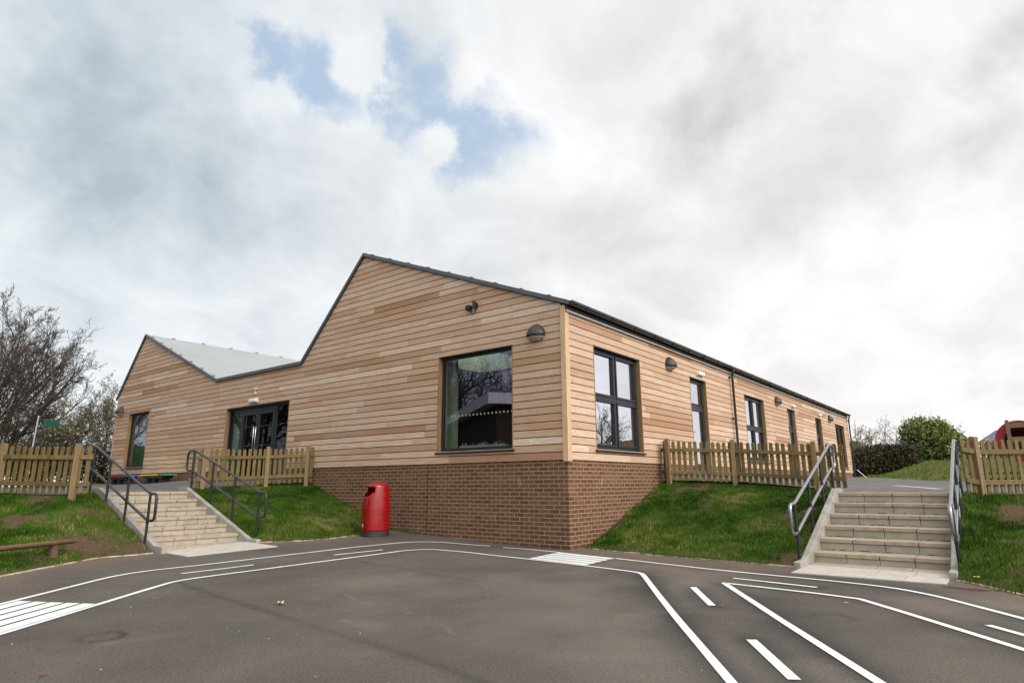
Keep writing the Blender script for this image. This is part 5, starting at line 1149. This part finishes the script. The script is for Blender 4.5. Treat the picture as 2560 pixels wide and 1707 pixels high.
for yy in (-4.95, -6.25, -8.1, -9.2, -11):
    q = MB(); frame_bars(q, lambda u, d, v: (88+d, u, v), yy-.33, yy+.33, 3.85, 4.75, .09, -.08, -.01); q.box(87.9, 87.99, yy-.04, yy+.04, 3.9, 4.7); wf = q.build('window', MAT_WHITE, hs)
    q = MB(); q.face([(87.96, yy-.25, 3.93), (87.96, yy+.25, 3.93), (87.96, yy+.25, 4.66), (87.96, yy-.25, 4.66)]); q.build('pane', simple('far_pane', (.03, .035, .04), .1), wf)
fr_ = empty('house', (60, 6.5, 1.4), 'dark brown pitched roof house peeping over the hedge at the building end', 'house')
q = MB(); q.box(60, 68, 4.5, 14, 1.0, 3.2); q.build('wall', MAT_BRICK_FAR, fr_)
q = MB(); q.hexa([(59.5, 3.8, 3.15), (68.5, 3.8, 3.15), (68.5, 14.6, 3.15), (59.5, 14.6, 3.15), (62.5, 5.5, 5.15), (65.5, 5.5, 5.15), (65.5, 13, 5.15), (62.5, 13, 5.15)]); q.build('roof', MAT_TILE, fr_)
pl_ = empty('play_tower', (15.6, -6.6, 1.0), 'red play barrel on a timber frame behind the far right fence', 'play equipment')
for x in (15.25, 16.55):
    for y in (-6.33, -6.84): q = MB(); q.box(x-.05, x+.05, y-.05, y+.05, .9, 2.96); q.build('post', MAT_POST, pl_, bevel=.006)
for z0, z1 in ((2.72, 2.86), (2.28, 2.44), (1.55, 1.69)):
    for x in (15.25, 16.55): q = MB(); q.box(x-.02, x+.025, -6.79, -6.38, z0, z1); q.build('rail', MAT_POST, pl_, bevel=.004)
q = MB(); n = 36
def circ(x, r): return [(x, -6.585+r*math.cos(t), 2.33+r*math.sin(t)) for t in np.linspace(0, 2*math.pi, n+1)[:-1]]
rings = [circ(15.36, .40), circ(15.36, .62), circ(16.45, .62), circ(16.45, .40)]
for i in range(4):
    a, c = rings[i], rings[(i+1) % 4]
    for j in range(n): q.face([a[j], a[(j+1) % n], c[(j+1) % n], c[j]])
q.build('barrel', simple('barrel_red', (.30, .008, .022), .4), pl_, smooth=True)
q = MB(); q.face(circ(16.3, .395)); q.build('barrel_end', simple('barrel_dark_red', (.12, .004, .01), .6), pl_)
lr = empty('low_bench', (10.45, -6.1, 1.0), 'low dark slatted bench on the upper path behind the right fence', 'bench')
z0 = float(UR(10.45, -6)); 
for dz, xx in ((.33, 10.40), (.33, 10.55), (.19, 10.62)): q = MB(); q.box(xx-.05, xx+.05, -7.3, -5.25, z0+dz-.035, z0+dz+.005); q.build('slat', MAT_BLKP, lr)
for y in (-5.5, -6.3, -7.1): q = MB(); q.box(10.36, 10.66, y-.03, y+.03, z0-.05, z0+.295); q.build('leg', MAT_BLKP, lr)
rp = empty('leaning_pole', (26.72, -.53, 1.3), 'pale metal pole sloping to the ground at the far end of the building', 'pole')
q = MB(); q.tube([(26.45, -.15, 1.70), (26.72, -.53, 1.27)], .022, 8); q.build('pole', MAT_GALV, rp, smooth=True)
fl = empty('sign_pole', (-1.2, 26.0, 1.3), 'green sign on a grey pole in front of the big bare tree', 'sign')
q = MB(); q.tube([(-1.2, 25.3, 1.2), (-1.12, 25.3, 4.0)], .04, 8); q.build('pole', MAT_GALV, fl, smooth=True)
q = MB(); q.hexa([(-.95, 25.2, 3.50), (-.50, 24.75, 3.53), (-.49, 24.77, 3.53), (-.94, 25.22, 3.50), (-.95, 25.2, 3.82), (-.50, 24.75, 3.86), (-.49, 24.77, 3.86), (-.94, 25.22, 3.82)]); q.tube([(-1.13, 25.3, 3.66), (-.94, 25.2, 3.66)], .015, 6); q.build('sign_board', simple('sign_green', (.008, .06, .036), .8), fl)
